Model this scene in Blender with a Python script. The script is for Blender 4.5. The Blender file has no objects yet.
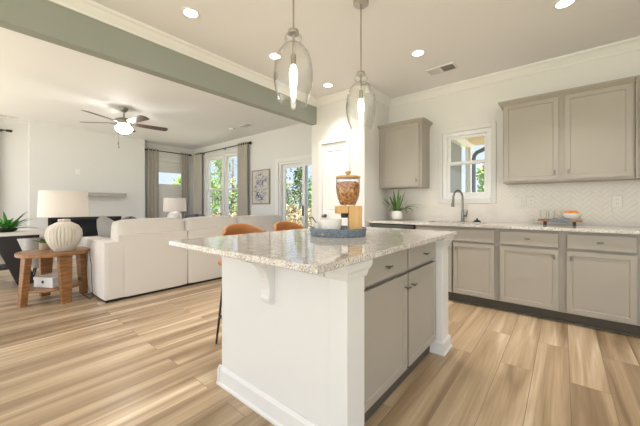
import bpy, bmesh, math, random
from mathutils import Vector, Matrix, noise
R = math.radians
rnd = random.Random(7)
S = bpy.context.scene
COL = S.collection

# ------------------------------------------------------------------ camera, sky, sun, exposure
cam_d = bpy.data.cameras.new('camera'); cam = bpy.data.objects.new('camera', cam_d); COL.objects.link(cam)
cam.location = (0, 0, 1.123); cam.rotation_euler = (R(90), 0, R(39.70))
cam_d.sensor_fit = 'HORIZONTAL'; cam_d.sensor_width = 36; cam_d.lens = 36 * 292.7 / 640
cam_d.shift_y = (205.4 - 213) / 640; cam_d.clip_start = .02; cam_d.clip_end = 300
S.camera = cam
S.view_settings.view_transform = 'Standard'; S.view_settings.look = 'None'
S.view_settings.gamma = 1; S.view_settings.use_curve_mapping = False
S.view_settings.exposure = 0.92

W = bpy.data.worlds.new('sky'); S.world = W; W.use_nodes = True
nt = W.node_tree; nt.nodes.clear()
tc = nt.nodes.new('ShaderNodeTexCoord'); sx = nt.nodes.new('ShaderNodeSeparateXYZ')
rp = nt.nodes.new('ShaderNodeValToRGB'); bg = nt.nodes.new('ShaderNodeBackground'); wo = nt.nodes.new('ShaderNodeOutputWorld')
nt.links.new(tc.outputs['Generated'], sx.inputs[0]); nt.links.new(sx.outputs['Z'], rp.inputs[0])
nt.links.new(rp.outputs[0], bg.inputs[0]); nt.links.new(bg.outputs[0], wo.inputs[0])
e = rp.color_ramp.elements
e[0].position = 0; e[0].color = (.80, .90, 1, 1); e[1].position = .6; e[1].color = (.42, .64, 1, 1)
SKY, GLOW = .62, 2.2
dt = nt.nodes.new('ShaderNodeVectorMath'); dt.operation = 'DOT_PRODUCT'; dt.inputs[1].default_value = Vector((.30, -.80, .52)).normalized()
gm = nt.nodes.new('ShaderNodeMapRange'); gm.interpolation_type = 'SMOOTHSTEP'; gm.inputs['From Min'].default_value = -.1; gm.inputs['From Max'].default_value = .9
gm.inputs['To Min'].default_value = SKY; gm.inputs['To Max'].default_value = SKY * GLOW
gw = nt.nodes.new('ShaderNodeMapRange'); gw.inputs['From Min'].default_value = -.1; gw.inputs['From Max'].default_value = .9
gc = nt.nodes.new('ShaderNodeMix'); gc.data_type = 'RGBA'; gc.inputs[7].default_value = (.90, .93, .98, 1)
nt.links.new(dt.outputs['Value'], gw.inputs['Value']); nt.links.new(gw.outputs[0], gc.inputs[0]); nt.links.new(rp.outputs[0], gc.inputs[6]); nt.links.new(gc.outputs[2], bg.inputs[0])
nt.links.new(tc.outputs['Generated'], dt.inputs[0]); nt.links.new(dt.outputs['Value'], gm.inputs['Value']); nt.links.new(gm.outputs[0], bg.inputs['Strength'])

sd = bpy.data.lights.new('sun', 'SUN'); sun = bpy.data.objects.new('sun', sd); COL.objects.link(sun)
sd.energy = 11.0; sd.angle = R(2); sd.color = (.76, .88, 1)
sun.rotation_euler = Vector((-.35, .55, -1.1)).to_track_quat('-Z', 'Y').to_euler()

SPOT, BULB, FANL, LAMP = 4.4, 1.8, 26, 12            # radiant strength of the lamps (built in their own builders)
WARM = (1, .94, .86)

# ------------------------------------------------------------------ materials
MATS = {}
def mat(name, col, rough=.5, metal=0, spec=.5, emit=None, es=0, bump=None, var=None, coat=0, trans=0, sheen=0):
    m = bpy.data.materials.new(name); m.use_nodes = True; MATS[name] = m
    n = m.node_tree.nodes; l = m.node_tree.links; b = n['Principled BSDF']
    b.inputs['Base Color'].default_value = (*col, 1); b.inputs['Roughness'].default_value = rough
    b.inputs['Metallic'].default_value = metal; b.inputs['Specular IOR Level'].default_value = spec
    b.inputs['Coat Weight'].default_value = coat
    if sheen: b.inputs['Sheen Weight'].default_value = sheen
    if trans: b.inputs['Transmission Weight'].default_value = trans
    if emit: b.inputs['Emission Color'].default_value = (*emit, 1); b.inputs['Emission Strength'].default_value = es
    if bump or var:
        t = n.new('ShaderNodeTexCoord')
    if bump:
        sc, st, dist = bump
        x = n.new('ShaderNodeTexNoise'); x.inputs['Scale'].default_value = sc; x.inputs['Detail'].default_value = 3
        bp = n.new('ShaderNodeBump'); bp.inputs['Strength'].default_value = st; bp.inputs['Distance'].default_value = dist
        l.new(t.outputs['Object'], x.inputs['Vector']); l.new(x.outputs['Fac'], bp.inputs['Height']); l.new(bp.outputs[0], b.inputs['Normal'])
    if var:
        sc, c2, stretch = var
        mp = n.new('ShaderNodeMapping'); mp.inputs['Scale'].default_value = stretch
        x = n.new('ShaderNodeTexNoise'); x.inputs['Scale'].default_value = sc; x.inputs['Detail'].default_value = 5
        r = n.new('ShaderNodeValToRGB'); r.color_ramp.elements[0].position = .35; r.color_ramp.elements[1].position = .65
        r.color_ramp.elements[0].color = (*col, 1); r.color_ramp.elements[1].color = (*c2, 1)
        l.new(t.outputs['Object'], mp.inputs[0]); l.new(mp.outputs[0], x.inputs['Vector'])
        l.new(x.outputs['Fac'], r.inputs[0]); l.new(r.outputs[0], b.inputs['Base Color'])
    return m
def glass(name, tint=(1, 1, 1), ior=1.45, rough=0.0, edge=0.0):
    m = bpy.data.materials.new(name); m.use_nodes = True; n = m.node_tree.nodes; l = m.node_tree.links; n.clear()
    o = n.new('ShaderNodeOutputMaterial'); mx = n.new('ShaderNodeMixShader'); tr = n.new('ShaderNodeBsdfTransparent')
    gl = n.new('ShaderNodeBsdfGlossy'); lw = n.new('ShaderNodeLayerWeight'); lw.inputs['Blend'].default_value = .5
    pw = n.new('ShaderNodeMath'); pw.operation = 'POWER'; pw.inputs[1].default_value = edge or 4; fr = n.new('ShaderNodeMath'); fr.operation = 'MULTIPLY_ADD'; fr.use_clamp = True
    f0 = ((ior - 1) / (ior + 1)) ** 2; fr.inputs[1].default_value = 1 - f0; fr.inputs[2].default_value = f0
    l.new(lw.outputs['Facing'], pw.inputs[0]); l.new(pw.outputs[0], fr.inputs[0])
    tr.inputs[0].default_value = (*tint, 1); gl.inputs['Roughness'].default_value = rough
    l.new(fr.outputs[0], mx.inputs[0]); l.new(tr.outputs[0], mx.inputs[1]); l.new(gl.outputs[0], mx.inputs[2]); l.new(mx.outputs[0], o.inputs[0])
    return m

WALL = mat('kitchen_paint', (.76, .745, .73), .6, bump=(180, .04, .002))
WALL_L = mat('living_paint', (.78, .775, .775), .6, bump=(180, .04, .002))
BEAM_SHADE = mat('beam_shade_tone', (.31, .33, .295), .6)  # ambient shade on the beam put into its colour as an even grey-green
CEIL = mat('ceiling_paint', (.85, .845, .855), .7)
TRIM = mat('trim_paint', (.84, .83, .82), .35)
WHITE = mat('white_paint', (.73, .725, .715), .35)
VINYL = mat('white_vinyl', (.86, .86, .86), .3)
GREIGE = mat('greige_cabinet', (.385, .352, .305), .38, bump=(300, .03, .001))
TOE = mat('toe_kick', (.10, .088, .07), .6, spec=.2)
DARKGAP = mat('cabinet_shadow_line', (.15, .13, .11), .6)
NICKEL = mat('brushed_nickel', (.25, .235, .21), .30, 1)
NICKELP = mat('satin_nickel', (.46, .43, .38), .3, 1)
STEEL = mat('stainless_steel', (.62, .61, .58), .25, 1)
BLACKM = mat('black_metal', (.012, .012, .013), .4)
BLACKG = mat('black_gloss', (.012, .013, .015), .12)
PANE = glass('window_glass', (.97, .98, .98))
CLEAR = glass('clear_glass', (.985, .985, .98), 1.5, edge=3)
SOFA = mat('cream_upholstery', (.70, .66, .62), .9, bump=(420, .25, .003), sheen=.2)
PILG = mat('grey_pillow', (.36, .345, .335), .95, bump=(300, .3, .003))
DRAPE = mat('taupe_curtain', (.53, .49, .44), .95, bump=(500, .15, .002))
SHADE_F = mat('white_cellular_shade', (.80, .79, .77), .9)
LSHADE = mat('lamp_linen', (.86, .82, .79), .9)
def translucent(m, col, f):
    n = m.node_tree.nodes; l = m.node_tree.links; b = n['Principled BSDF']; o = n['Material Output']; t = n.new('ShaderNodeBsdfTranslucent'); x = n.new('ShaderNodeMixShader')
    t.inputs[0].default_value = (*col, 1); x.inputs[0].default_value = f; l.new(b.outputs[0], x.inputs[1]); l.new(t.outputs[0], x.inputs[2]); l.new(x.outputs[0], o.inputs[0])
translucent(LSHADE, (.9, .86, .83), .4)
CERAM = mat('ribbed_ceramic', (.60, .55, .48), .7, var=(9, (.72, .67, .60), (3, 3, .6)))
WCER = mat('white_ceramic', (.82, .80, .77), .25)
WOODT = mat('walnut_stain', (.20, .085, .025), .4, var=(7, (.33, .155, .055), (1, 1, 6)))
WOODTOP = mat('walnut_top', (.22, .095, .03), .35, var=(6, (.35, .17, .065), (7, 1, 1)))
BAMBOO = mat('bamboo', (.60, .345, .12), .4, var=(9, (.68, .42, .17), (6, 6, .8)))
BOARD = mat('acacia_board', (.22, .10, .04), .45, var=(10, (.36, .18, .08), (1, 8, 8)))
LEATH = mat('tan_leather', (.40, .165, .045), .38, bump=(90, .12, .002))
TRAYM = mat('blue_grey_woven', (.10, .14, .19), .6, var=(60, (.26, .30, .34), (1, 1, 3)), bump=(120, .6, .004))
GREEN = mat('leaf_green', (.05, .13, .03), .5, var=(12, (.14, .26, .07), (1, 1, 1)))
FERN = mat('fern_green', (.04, .22, .03), .5, var=(12, (.10, .36, .06), (1, 1, 1)))
CEREAL = mat('cereal_flakes', (.30, .10, .02), .7, var=(55, (.72, .36, .11), (1, 1, 1)))
ORANGE = mat('orange_peel', (.85, .27, .03), .45, bump=(200, .2, .001))
CLOTH = mat('grey_blue_cloth', (.34, .38, .44), .95)
TERR = mat('terracotta_beige', (.45, .34, .25), .8)
SOIL = mat('soil', (.05, .035, .02), .9)
OUTW = mat('outlet_plastic', (.78, .74, .68), .4)
DARKS = mat('slot_dark', (.03, .03, .03), .6)
BLADE = mat('fan_blade_wood', (.075, .042, .03), .4, var=(6, (.12, .07, .05), (1, 6, 1)))
VENTD = mat('vent_dark', (.16, .15, .14), .6)
DESKTOP = mat('console_white', (.76, .71, .69), .35)
EBONY = mat('ebony_wood', (.018, .015, .014), .45)
BASK = mat('cream_weave', (.62, .60, .55), .9, bump=(70, .6, .01))
NAVY = mat('navy_cushion', (.05, .06, .11), .9, var=(20, (.22, .23, .28), (1, 1, 1)))
CHARC = mat('charcoal_cushion', (.03, .03, .035), .9, var=(25, (.30, .28, .28), (1, 1, 1)))
FRAMEW = mat('greywashed_frame', (.36, .31, .25), .5)
GROUT = mat('tile_grout', (.70, .65, .58), .8)
TILE = mat('glazed_tile', (.74, .69, .62), .12, var=(2.2, (.78, .735, .67), (1, 1, 1)))
FIREG = mat('firebox_glass', (.02, .023, .028), .06)
GLOWD = mat('downlight_lens', (1, 1, 1), .5, emit=WARM, es=6)
BULBM = mat('lit_bulb', (1, 1, 1), .5, emit=(1, .88, .72), es=BULB * 2.6)
LAMPB = mat('lit_lamp_bulb', (1, 1, 1), .5, emit=(1, .93, .84), es=LAMP)
FANG = mat('lit_fan_bowl', (1, 1, 1), .5, emit=(1, .95, .88), es=FANL)
BARK = mat('bark', (.16, .12, .09), .9)
LEAFA = mat('tree_leaf', (.10, .20, .03), .7, var=(1.2, (.30, .38, .07), (1, 1, 1)))
LEAFD = mat('pine_leaf', (.03, .075, .02), .7, var=(1, (.08, .15, .03), (1, 1, 1)))
LEAFO = mat('tan_leaf', (.26, .21, .09), .8, var=(1, (.34, .33, .12), (1, 1, 1)))
LEAFB = mat('dry_brush', (.22, .15, .08), .8, var=(1, (.32, .26, .13), (1, 1, 1)))
YARD = mat('yard_ground', (.40, .30, .19), .95, var=(.25, (.46, .42, .22), (1, 1, 1)))
SIDING = mat('grey_siding', (.24, .25, .27), .7)
PORCHC = mat('porch_wood_ceiling', (.62, .47, .30), .6)
GUTTER = mat('dark_gutter', (.07, .07, .075), .4)

def granite():
    m = bpy.data.materials.new('speckled_granite'); m.use_nodes = True; n = m.node_tree.nodes; l = m.node_tree.links; b = n['Principled BSDF']
    b.inputs['Roughness'].default_value = .07; b.inputs['Specular IOR Level'].default_value = .6
    t = n.new('ShaderNodeTexCoord')
    def ns(scale, det, a, bb, ca, cb):
        x = n.new('ShaderNodeTexNoise'); x.inputs['Scale'].default_value = scale; x.inputs['Detail'].default_value = det
        r = n.new('ShaderNodeValToRGB'); r.color_ramp.elements[0].position = a; r.color_ramp.elements[1].position = bb
        r.color_ramp.elements[0].color = (*ca, 1); r.color_ramp.elements[1].color = (*cb, 1)
        l.new(t.outputs['Object'], x.inputs['Vector']); l.new(x.outputs['Fac'], r.inputs[0]); return r
    base = ns(22, 6, .36, .64, (.52, .455, .40), (.70, .66, .62))
    blot = ns(120, 3, .54, .62, (0, 0, 0), (1, 1, 1))
    speck = ns(210, 2, .61, .65, (0, 0, 0), (1, 1, 1))
    grey = ns(150, 2, .57, .63, (0, 0, 0), (1, 1, 1)); 
    def mix(f, a, col):
        x = n.new('ShaderNodeMix'); x.data_type = 'RGBA'; l.new(f.outputs[0], x.inputs[0]); l.new(a, x.inputs[6]); x.inputs[7].default_value = (*col, 1); return x.outputs[2]
    c = mix(blot, base.outputs[0], (.80, .79, .76)); c = mix(grey, c, (.36, .345, .33)); c = mix(speck, c, (.05, .045, .045))
    l.new(c, b.inputs['Base Color']); return m
GRAN = granite()

def planks():
    m = bpy.data.materials.new('oak_vinyl_plank'); m.use_nodes = True; n = m.node_tree.nodes; l = m.node_tree.links; b = n['Principled BSDF']
    t = n.new('ShaderNodeTexCoord'); sp = n.new('ShaderNodeSeparateXYZ'); cb = n.new('ShaderNodeCombineXYZ'); ad = n.new('ShaderNodeMath'); ad.inputs[1].default_value = 20.107 + .0
    l.new(t.outputs['Object'], sp.inputs[0]); l.new(sp.outputs['Y'], cb.inputs['X']); l.new(sp.outputs['X'], ad.inputs[0]); l.new(ad.outputs[0], cb.inputs['Y'])
    def brick(c1, c2, mortar):
        k = n.new('ShaderNodeTexBrick'); k.offset = .37; k.offset_frequency = 2; k.inputs['Scale'].default_value = 1
        k.inputs['Brick Width'].default_value = 1.5; k.inputs['Row Height'].default_value = .19
        k.inputs['Mortar Size'].default_value = mortar; k.inputs['Mortar Smooth'].default_value = .2; k.inputs['Bias'].default_value = 0
        k.inputs['Color1'].default_value = (*c1, 1); k.inputs['Color2'].default_value = (*c2, 1); k.inputs['Mortar'].default_value = (.1, .06, .03, 1)
        l.new(cb.outputs[0], k.inputs['Vector']); return k
    idb = brick((0, 0, 0), (1, 1, 1), .0)
    gap = brick((0, 0, 0), (0, 0, 0), .0016)
    # each plank reads its own stretch of grain
    mu = n.new('ShaderNodeMath'); mu.operation = 'MULTIPLY'; mu.inputs[1].default_value = 37
    l.new(idb.outputs['Color'], mu.inputs[0])
    cz = n.new('ShaderNodeCombineXYZ'); l.new(sp.outputs['X'], cz.inputs[0]); l.new(sp.outputs['Y'], cz.inputs[1]); l.new(mu.outputs[0], cz.inputs[2])
    def grain(scale, sxy, det, dist, cols):
        mp = n.new('ShaderNodeMapping'); mp.inputs['Scale'].default_value = sxy; l.new(cz.outputs[0], mp.inputs[0])
        x = n.new('ShaderNodeTexNoise'); x.inputs['Scale'].default_value = scale; x.inputs['Detail'].default_value = det; x.inputs['Distortion'].default_value = dist
        l.new(mp.outputs[0], x.inputs['Vector']); r = n.new('ShaderNodeValToRGB'); l.new(x.outputs['Fac'], r.inputs[0])
        el = r.color_ramp.elements; el[0].position, el[1].position = cols[0][0], cols[-1][0]; el[0].color = (*cols[0][1], 1); el[1].color = (*cols[-1][1], 1)
        for p, c in cols[1:-1]: k = el.new(p); k.color = (*c, 1)
        return r
    g1 = grain(1, (7, .42, 1), 3, .9, [(.28, (.23, .155, .09)), (.45, (.385, .28, .18)), (.56, (.49, .37, .25)), (.70, (.68, .56, .42))])
    g2 = grain(1, (90, 2.2, 1), 4, .3, [(.35, (.90, .89, .87)), (.65, (1.05, 1.05, 1.05))])
    tint = n.new('ShaderNodeValToRGB'); l.new(idb.outputs['Color'], tint.inputs[0]); tint.color_ramp.elements[0].color = (.86, .84, .81, 1); tint.color_ramp.elements[1].color = (1.12, 1.12, 1.12, 1)
    def mul(a, c, mode='MULTIPLY', f=1):
        x = n.new('ShaderNodeMix'); x.data_type = 'RGBA'; x.blend_type = mode; x.inputs[0].default_value = f; l.new(a, x.inputs[6]); l.new(c, x.inputs[7]); return x
    c = mul(g1.outputs[0], g2.outputs[0]); c = mul(c.outputs[2], tint.outputs[0])
    x = n.new('ShaderNodeMix'); x.data_type = 'RGBA'; l.new(gap.outputs['Fac'], x.inputs[0]); l.new(c.outputs[2], x.inputs[6]); x.inputs[7].default_value = (.20, .13, .075, 1)
    l.new(x.outputs[2], b.inputs['Base Color']); b.inputs['Roughness'].default_value = .30
    bp = n.new('ShaderNodeBump'); bp.inputs['Strength'].default_value = .25; bp.inputs['Distance'].default_value = .002; bp.invert = True
    l.new(gap.outputs['Fac'], bp.inputs['Height']); l.new(bp.outputs[0], b.inputs['Normal'])
    return m
OAK = planks()

# ------------------------------------------------------------------ mesh helpers
def new(): return bmesh.new()
def box(bm, a, b, bev=0, M=None):
    x0, y0, z0 = a; x1, y1, z1 = b
    vs = [bm.verts.new((x, y, z)) for x in (x0, x1) for y in (y0, y1) for z in (z0, z1)]
    f = [(0, 1, 3, 2), (4, 6, 7, 5), (0, 4, 5, 1), (2, 3, 7, 6), (0, 2, 6, 4), (1, 5, 7, 3)]
    fs = [bm.faces.new([vs[i] for i in q]) for q in f]
    g = list(vs)
    if bev:
        es = list({e for fc in fs for e in fc.edges})
        r = bmesh.ops.bevel(bm, geom=es, offset=bev, segments=2 if bev > .004 else 1, profile=.5, affect='EDGES')
        g = list({v for v in r['verts']} | {v for v in g if v.is_valid})
    if M is not None: bmesh.ops.transform(bm, matrix=M, verts=g)
    return bm
def frame_axes(d):
    d = Vector(d).normalized(); u = d.orthogonal().normalized(); return u, d.cross(u), d
def cyl(bm, p0, p1, r0, r1=None, seg=16, caps=True):
    r1 = r0 if r1 is None else r1; p0, p1 = Vector(p0), Vector(p1); u, v, d = frame_axes(p1 - p0)
    A = [bm.verts.new(p0 + (u * math.cos(t) + v * math.sin(t)) * r0) for t in [2 * math.pi * i / seg for i in range(seg)]]
    B = [bm.verts.new(p1 + (u * math.cos(t) + v * math.sin(t)) * r1) for t in [2 * math.pi * i / seg for i in range(seg)]]
    for i in range(seg): bm.faces.new((A[i], A[(i + 1) % seg], B[(i + 1) % seg], B[i]))
    if caps: bm.faces.new(A[::-1]); bm.faces.new(B)
    return bm
def lathe(bm, prof, c=(0, 0, 0), seg=24, ribs=0, depth=0, close=False):
    rings = []
    for r, z in prof:
        ring = []
        for i in range(seg):
            t = 2 * math.pi * i / seg; q = r * (1 + (depth * (abs(math.cos(t * ribs / 2)) - .6) if ribs else 0))
            ring.append(bm.verts.new((c[0] + q * math.cos(t), c[1] + q * math.sin(t), c[2] + z)))
        rings.append(ring)
    for a, b in zip(rings, rings[1:]):
        for i in range(seg): bm.faces.new((a[i], a[(i + 1) % seg], b[(i + 1) % seg], b[i]))
    if not close: bm.faces.new(rings[0][::-1]); bm.faces.new(rings[-1])
    else:
        a, b = rings[-1], rings[0]
        for i in range(seg): bm.faces.new((a[i], a[(i + 1) % seg], b[(i + 1) % seg], b[i]))
    return bm
def tube(bm, pts, r, seg=8):
    pts = [Vector(p) for p in pts]; rings = []; up = None
    for i, p in enumerate(pts):
        d = (pts[min(i + 1, len(pts) - 1)] - pts[max(i - 1, 0)]).normalized()
        if up is None: up = d.orthogonal().normalized()
        u = (up - d * up.dot(d)).normalized(); up = u; v = d.cross(u); rr = r[i] if isinstance(r, (list, tuple)) else r
        rings.append([bm.verts.new(p + (u * math.cos(2 * math.pi * k / seg) + v * math.sin(2 * math.pi * k / seg)) * rr) for k in range(seg)])
    for a, b in zip(rings, rings[1:]):
        for k in range(seg): bm.faces.new((a[k], a[(k + 1) % seg], b[(k + 1) % seg], b[k]))
    bm.faces.new(rings[0][::-1]); bm.faces.new(rings[-1]); return bm
def prism(bm, poly, axis, a, b):
    # poly in the two other axes (cyclic order), extruded a..b along axis
    def P(u, v, w): return {'x': (w, u, v), 'y': (u, w, v), 'z': (u, v, w)}[axis]
    A = [bm.verts.new(P(u, v, a)) for u, v in poly]; B = [bm.verts.new(P(u, v, b)) for u, v in poly]; n = len(poly)
    for i in range(n): bm.faces.new((A[i], A[(i + 1) % n], B[(i + 1) % n], B[i]))
    bm.faces.new(A[::-1]); bm.faces.new(B); bmesh.ops.recalc_face_normals(bm, faces=bm.faces); return bm
def hexa(bm, bot, top):
    vs = [bm.verts.new(p) for p in bot + top]
    for q in [(3, 2, 1, 0), (4, 5, 6, 7), (0, 1, 5, 4), (1, 2, 6, 5), (2, 3, 7, 6), (3, 0, 4, 7)]: bm.faces.new([vs[i] for i in q])
    return bm
def soft(bm, a, b, r=.03, puff=.02, cuts=6, seed=0):
    """a cushion: rounded box with swollen faces"""
    a, b = Vector(a), Vector(b); c = (a + b) / 2; h = (b - a) / 2
    t = bmesh.new(); bmesh.ops.create_cube(t, size=2); bmesh.ops.subdivide_edges(t, edges=t.edges[:], cuts=cuts, use_grid_fill=True)
    for v in t.verts:
        p = v.co.copy(); q = Vector((p.x * h.x, p.y * h.y, p.z * h.z))
        inner = Vector([max(-(h[i] - r), min(h[i] - r, q[i])) for i in range(3)])
        d = q - inner
        if d.length > 1e-6: q = inner + d.normalized() * r if d.length > r or sum(abs(x) > 1e-6 for x in d) > 1 else q
        for i in range(3):
            j, k = (i + 1) % 3, (i + 2) % 3
            q[i] += puff * p[i] * (1 - p[j] ** 2) * (1 - p[k] ** 2) * (abs(p[i]) > .99)
        w = noise.noise(q * 5 + Vector((seed, seed, 0))) * puff * .25
        v.co = c + q * (1 + w / max(h.length, .1))
    me = bpy.data.meshes.new('t'); t.to_mesh(me); t.free(); bm.from_mesh(me); bpy.data.meshes.remove(me); return bm
def obj(name, bm, m, parent=None, smooth=False, loc=None, M=None, rot=None):
    if M is not None: bmesh.ops.transform(bm, matrix=M, verts=bm.verts)
    bmesh.ops.recalc_face_normals(bm, faces=bm.faces)
    me = bpy.data.meshes.new(name); bm.to_mesh(me); bm.free(); me.materials.append(m)
    if smooth:
        for p in me.polygons: p.use_smooth = True
        try: me.set_sharp_from_angle(angle=R(40))
        except Exception: pass
    o = bpy.data.objects.new(name, me); COL.objects.link(o)
    if parent: o.parent = parent
    if loc is not None: o.location = loc
    if rot is not None: o.rotation_euler = rot
    return o
def tag(o, label, cat, group=None):
    o['label'] = label; o['category'] = cat
    if group: o['group'] = group
    return o
def thing(name, label, cat, loc=(0, 0, 0), rz=0, group=None):
    o = bpy.data.objects.new(name, None); COL.objects.link(o); o.empty_display_size = .05
    o.location = loc; o.rotation_euler = (0, 0, rz); return tag(o, label, cat, group)
def struct(name, bm, m, parent=None, smooth=False):
    o = obj(name, bm, m, parent, smooth)
    if not parent: o['kind'] = 'structure'
    return o
def sempty(name):
    o = bpy.data.objects.new(name, None); COL.objects.link(o); o['kind'] = 'structure'; return o
def dup(root, loc, rz=None, label=None, group=None):
    r = root.copy(); COL.objects.link(r); r.location = loc
    if rz is not None: r.rotation_euler = (0, 0, rz)
    if label: r['label'] = label
    if group: r['group'] = group
    for ch in list(root.children):
        c = ch.copy(); COL.objects.link(c); c.parent = r
        for g in ch.children:
            d = g.copy(); COL.objects.link(d); d.parent = c
    return r
ROTZ = lambda a: Matrix.Rotation(a, 4, 'Z')
TR = lambda *p: Matrix.Translation(p)

# ------------------------------------------------------------------ the setting
YB, YP, XB, H = 4.19, 3.47, -2.95, 2.743
XF, XA = -7.95, -8.25
bm = new(); box(bm, (-9, -4, -.1), (3, 4.35, 0)); struct('floor', bm, OAK)
bm = new(); box(bm, (-9, -1.8, H), (3, 4.35, H + .12)); box(bm, (-3.06, -4, H), (3, -1.8, H + .12)); struct('ceiling', bm, CEIL)
def wall_with_hole_y(bm, x0, x1, y0, y1, hole):
    hx0, hx1, hz0, hz1 = hole
    box(bm, (x0, y0, 0), (hx0, y1, H)); box(bm, (hx1, y0, 0), (x1, y1, H))
    if hz0 > 0: box(bm, (hx0, y0, 0), (hx1, y1, hz0))
    box(bm, (hx0, y0, hz1), (hx1, y1, H))
KW = (-1.277, -.69, 1.21, 2.105)
bm = new(); wall_with_hole_y(bm, -2.19, 3, YB, YB + .15, KW); struct('wall_back', bm, WALL)
bm = new(); wall_with_hole_y(bm, -3.05, -2.09, YP, YP + .1, (-2.84, -2.385, 0, 2.05)); box(bm, (-2.19, YP + .1, 0), (-2.09, YB, H)); struct('wall_pantry', bm, WALL)
LW = (-7.60, -5.86, .55, 2.43); SL = (-4.62, -3.20, 0, 2.02)
bm = new(); box(bm, (-8.4, 4.2, 0), (LW[0], 4.35, H)); box(bm, (LW[0], 4.2, 0), (LW[1], 4.35, LW[2])); box(bm, (LW[0], 4.2, LW[3]), (LW[1], 4.35, H))
box(bm, (LW[1], 4.2, 0), (SL[0], 4.35, H)); box(bm, (SL[0], 4.2, SL[3]), (SL[1], 4.35, H)); box(bm, (SL[1], 4.2, 0), (-2.2, 4.35, H)); struct('wall_right', bm, WALL_L)
AW = (3.18, 3.95, .6, 2.30)
bm = new(); box(bm, (XA - .15, 0, 0), (XA, AW[0], H)); box(bm, (XA - .15, -1.9, 0), (XA, 0, .5)); box(bm, (XA - .15, -1.9, 2.43), (XA, 0, H)); box(bm, (XA - .15, -4, 0), (XA, -1.9, H)); box(bm, (XA - .15, AW[0], 0), (XA, AW[1], AW[2])); box(bm, (XA - .15, AW[0], AW[3]), (XA, AW[1], H)); box(bm, (XA - .15, AW[1], 0), (XA, 4.2, H))
struct('wall_left', bm, WALL_L)
# chimney breast with a firebox recess
FB = (1.03, 2.30, .45, .875)
bm = new(); y0, y1 = .77, 2.80
box(bm, (XA, y0, 0), (XF, FB[0], H)); box(bm, (XA, FB[1], 0), (XF, y1, H)); box(bm, (XA, FB[0], 0), (XF, FB[1], FB[2])); box(bm, (XA, FB[0], FB[3]), (XF, FB[1], H)); box(bm, (XA, FB[0], FB[2]), (XF - .2, FB[1], FB[3]))
struct('wall_fireplace', bm, WALL_L)
bm = new(); box(bm, (2.2, 1.6, 0), (2.35, YB, H)); struct('wall_east', bm, WALL)
bm = new(); box(bm, (XB - .11, -4, 2.385), (XB, YP, H)); struct('beam', bm, BEAM_SHADE)
# crown mouldings
CP = [(0, 0), (0, -.095), (.012, -.095), (.018, -.08), (.04, -.055), (.06, -.03), (.075, -.022), (.082, -.012), (.082, 0)]
def crown(name, axis, a, b, off, sgn):
    bm = new(); prism(bm, [(off + sgn * u, H + v) for u, v in CP], axis, a, b); return struct(name, bm, TRIM, smooth=False)
crown('trim_1', 'x', -2.09, 3, YB, -1); crown('trim_2', 'x', XB, -2.09 + .082, YP, -1); crown('trim_3', 'y', YP - .082, YB - .0, -2.09, 1); crown('trim_4', 'y', -4, YP, XB, 1)
def base_y(name, x0, x1, y):
    bm = new(); prism(bm, [(y, 0), (y - .016, 0), (y - .016, .085), (y - .006, .10), (y, .10)], 'x', x0, x1); struct(name, bm, TRIM)
def base_x(name, y0, y1, x):
    bm = new(); prism(bm, [(x, 0), (x + .016, 0), (x + .016, .085), (x + .006, .10), (x, .10)], 'y', y0, y1); struct(name, bm, TRIM)
base_y('baseboard_right', XA, SL[0] - .09, 4.2); base_x('baseboard_left', -4, .77, XA); base_x('baseboard_fireplace', .77, 2.80, XF); base_y('baseboard_pantry', -3.05, -2.91, YP)

# pantry door
d = sempty('door_1')
DX0, DX1, DZ = -2.84, -2.385, 2.05
bm = new(); c = .058
box(bm, (DX0 - c, YP - .018, 0), (DX0, YP, DZ + c), .004); box(bm, (DX1, YP - .018, 0), (DX1 + c, YP, DZ + c), .004); box(bm, (DX0, YP - .018, DZ), (DX1, YP, DZ + c), .004)
obj('door_casing', bm, TRIM, d)
bm = new(); box(bm, (DX0 + .004, YP + .005, .01), (DX1 - .004, YP + .04, DZ - .004))
w = DX1 - DX0
for z0, z1 in ((.22, .86), (1.02, 1.93)):
    pr = new(); box(pr, (DX0 + .10, YP + .001, z0), (DX1 - .10, YP + .012, z1))
    f = [f for f in pr.faces if f.normal.y < -.9 or abs(f.calc_center_median().y - (YP + .001)) < 1e-5]
    me = bpy.data.meshes.new('t'); pr.to_mesh(me); pr.free(); bpy.data.meshes.remove(me)
bm.normal_update()
front = [f for f in bm.faces if abs(f.calc_center_median().y - (YP + .005)) < 1e-5][0]
# split the leaf into rails and two sunk panels
def sunk_panels(bm, face_y, rects, x0, x1, z0, z1):
    xs = sorted({x0, x1} | {r[0] for r in rects} | {r[1] for r in rects}); zs = sorted({z0, z1} | {r[2] for r in rects} | {r[3] for r in rects})
    bmesh.ops.delete(bm, geom=[f for f in bm.faces if abs(f.calc_center_median().y - face_y) < 1e-5], context='FACES_ONLY')
    g = {(x, z): bm.verts.new((x, face_y, z)) for x in xs for z in zs}; out = []
    for xa, xb in zip(xs, xs[1:]):
        for za, zb in zip(zs, zs[1:]):
            f = bm.faces.new((g[xa, za], g[xb, za], g[xb, zb], g[xa, zb]))
            if any(abs(xa - r[0]) < 1e-6 and abs(za - r[2]) < 1e-6 for r in rects): out.append(f)
    bmesh.ops.remove_doubles(bm, verts=bm.verts, dist=1e-5); bm.normal_update()
    for f in out:
        s = -1 if f.normal.y < 0 else 1
        if s > 0: f.normal_flip()
        bmesh.ops.inset_individual(bm, faces=[f], thickness=.012, depth=-.010)
        bmesh.ops.inset_individual(bm, faces=[f], thickness=.02, depth=0)
        bmesh.ops.inset_individual(bm, faces=[f], thickness=.018, depth=.006)
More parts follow.
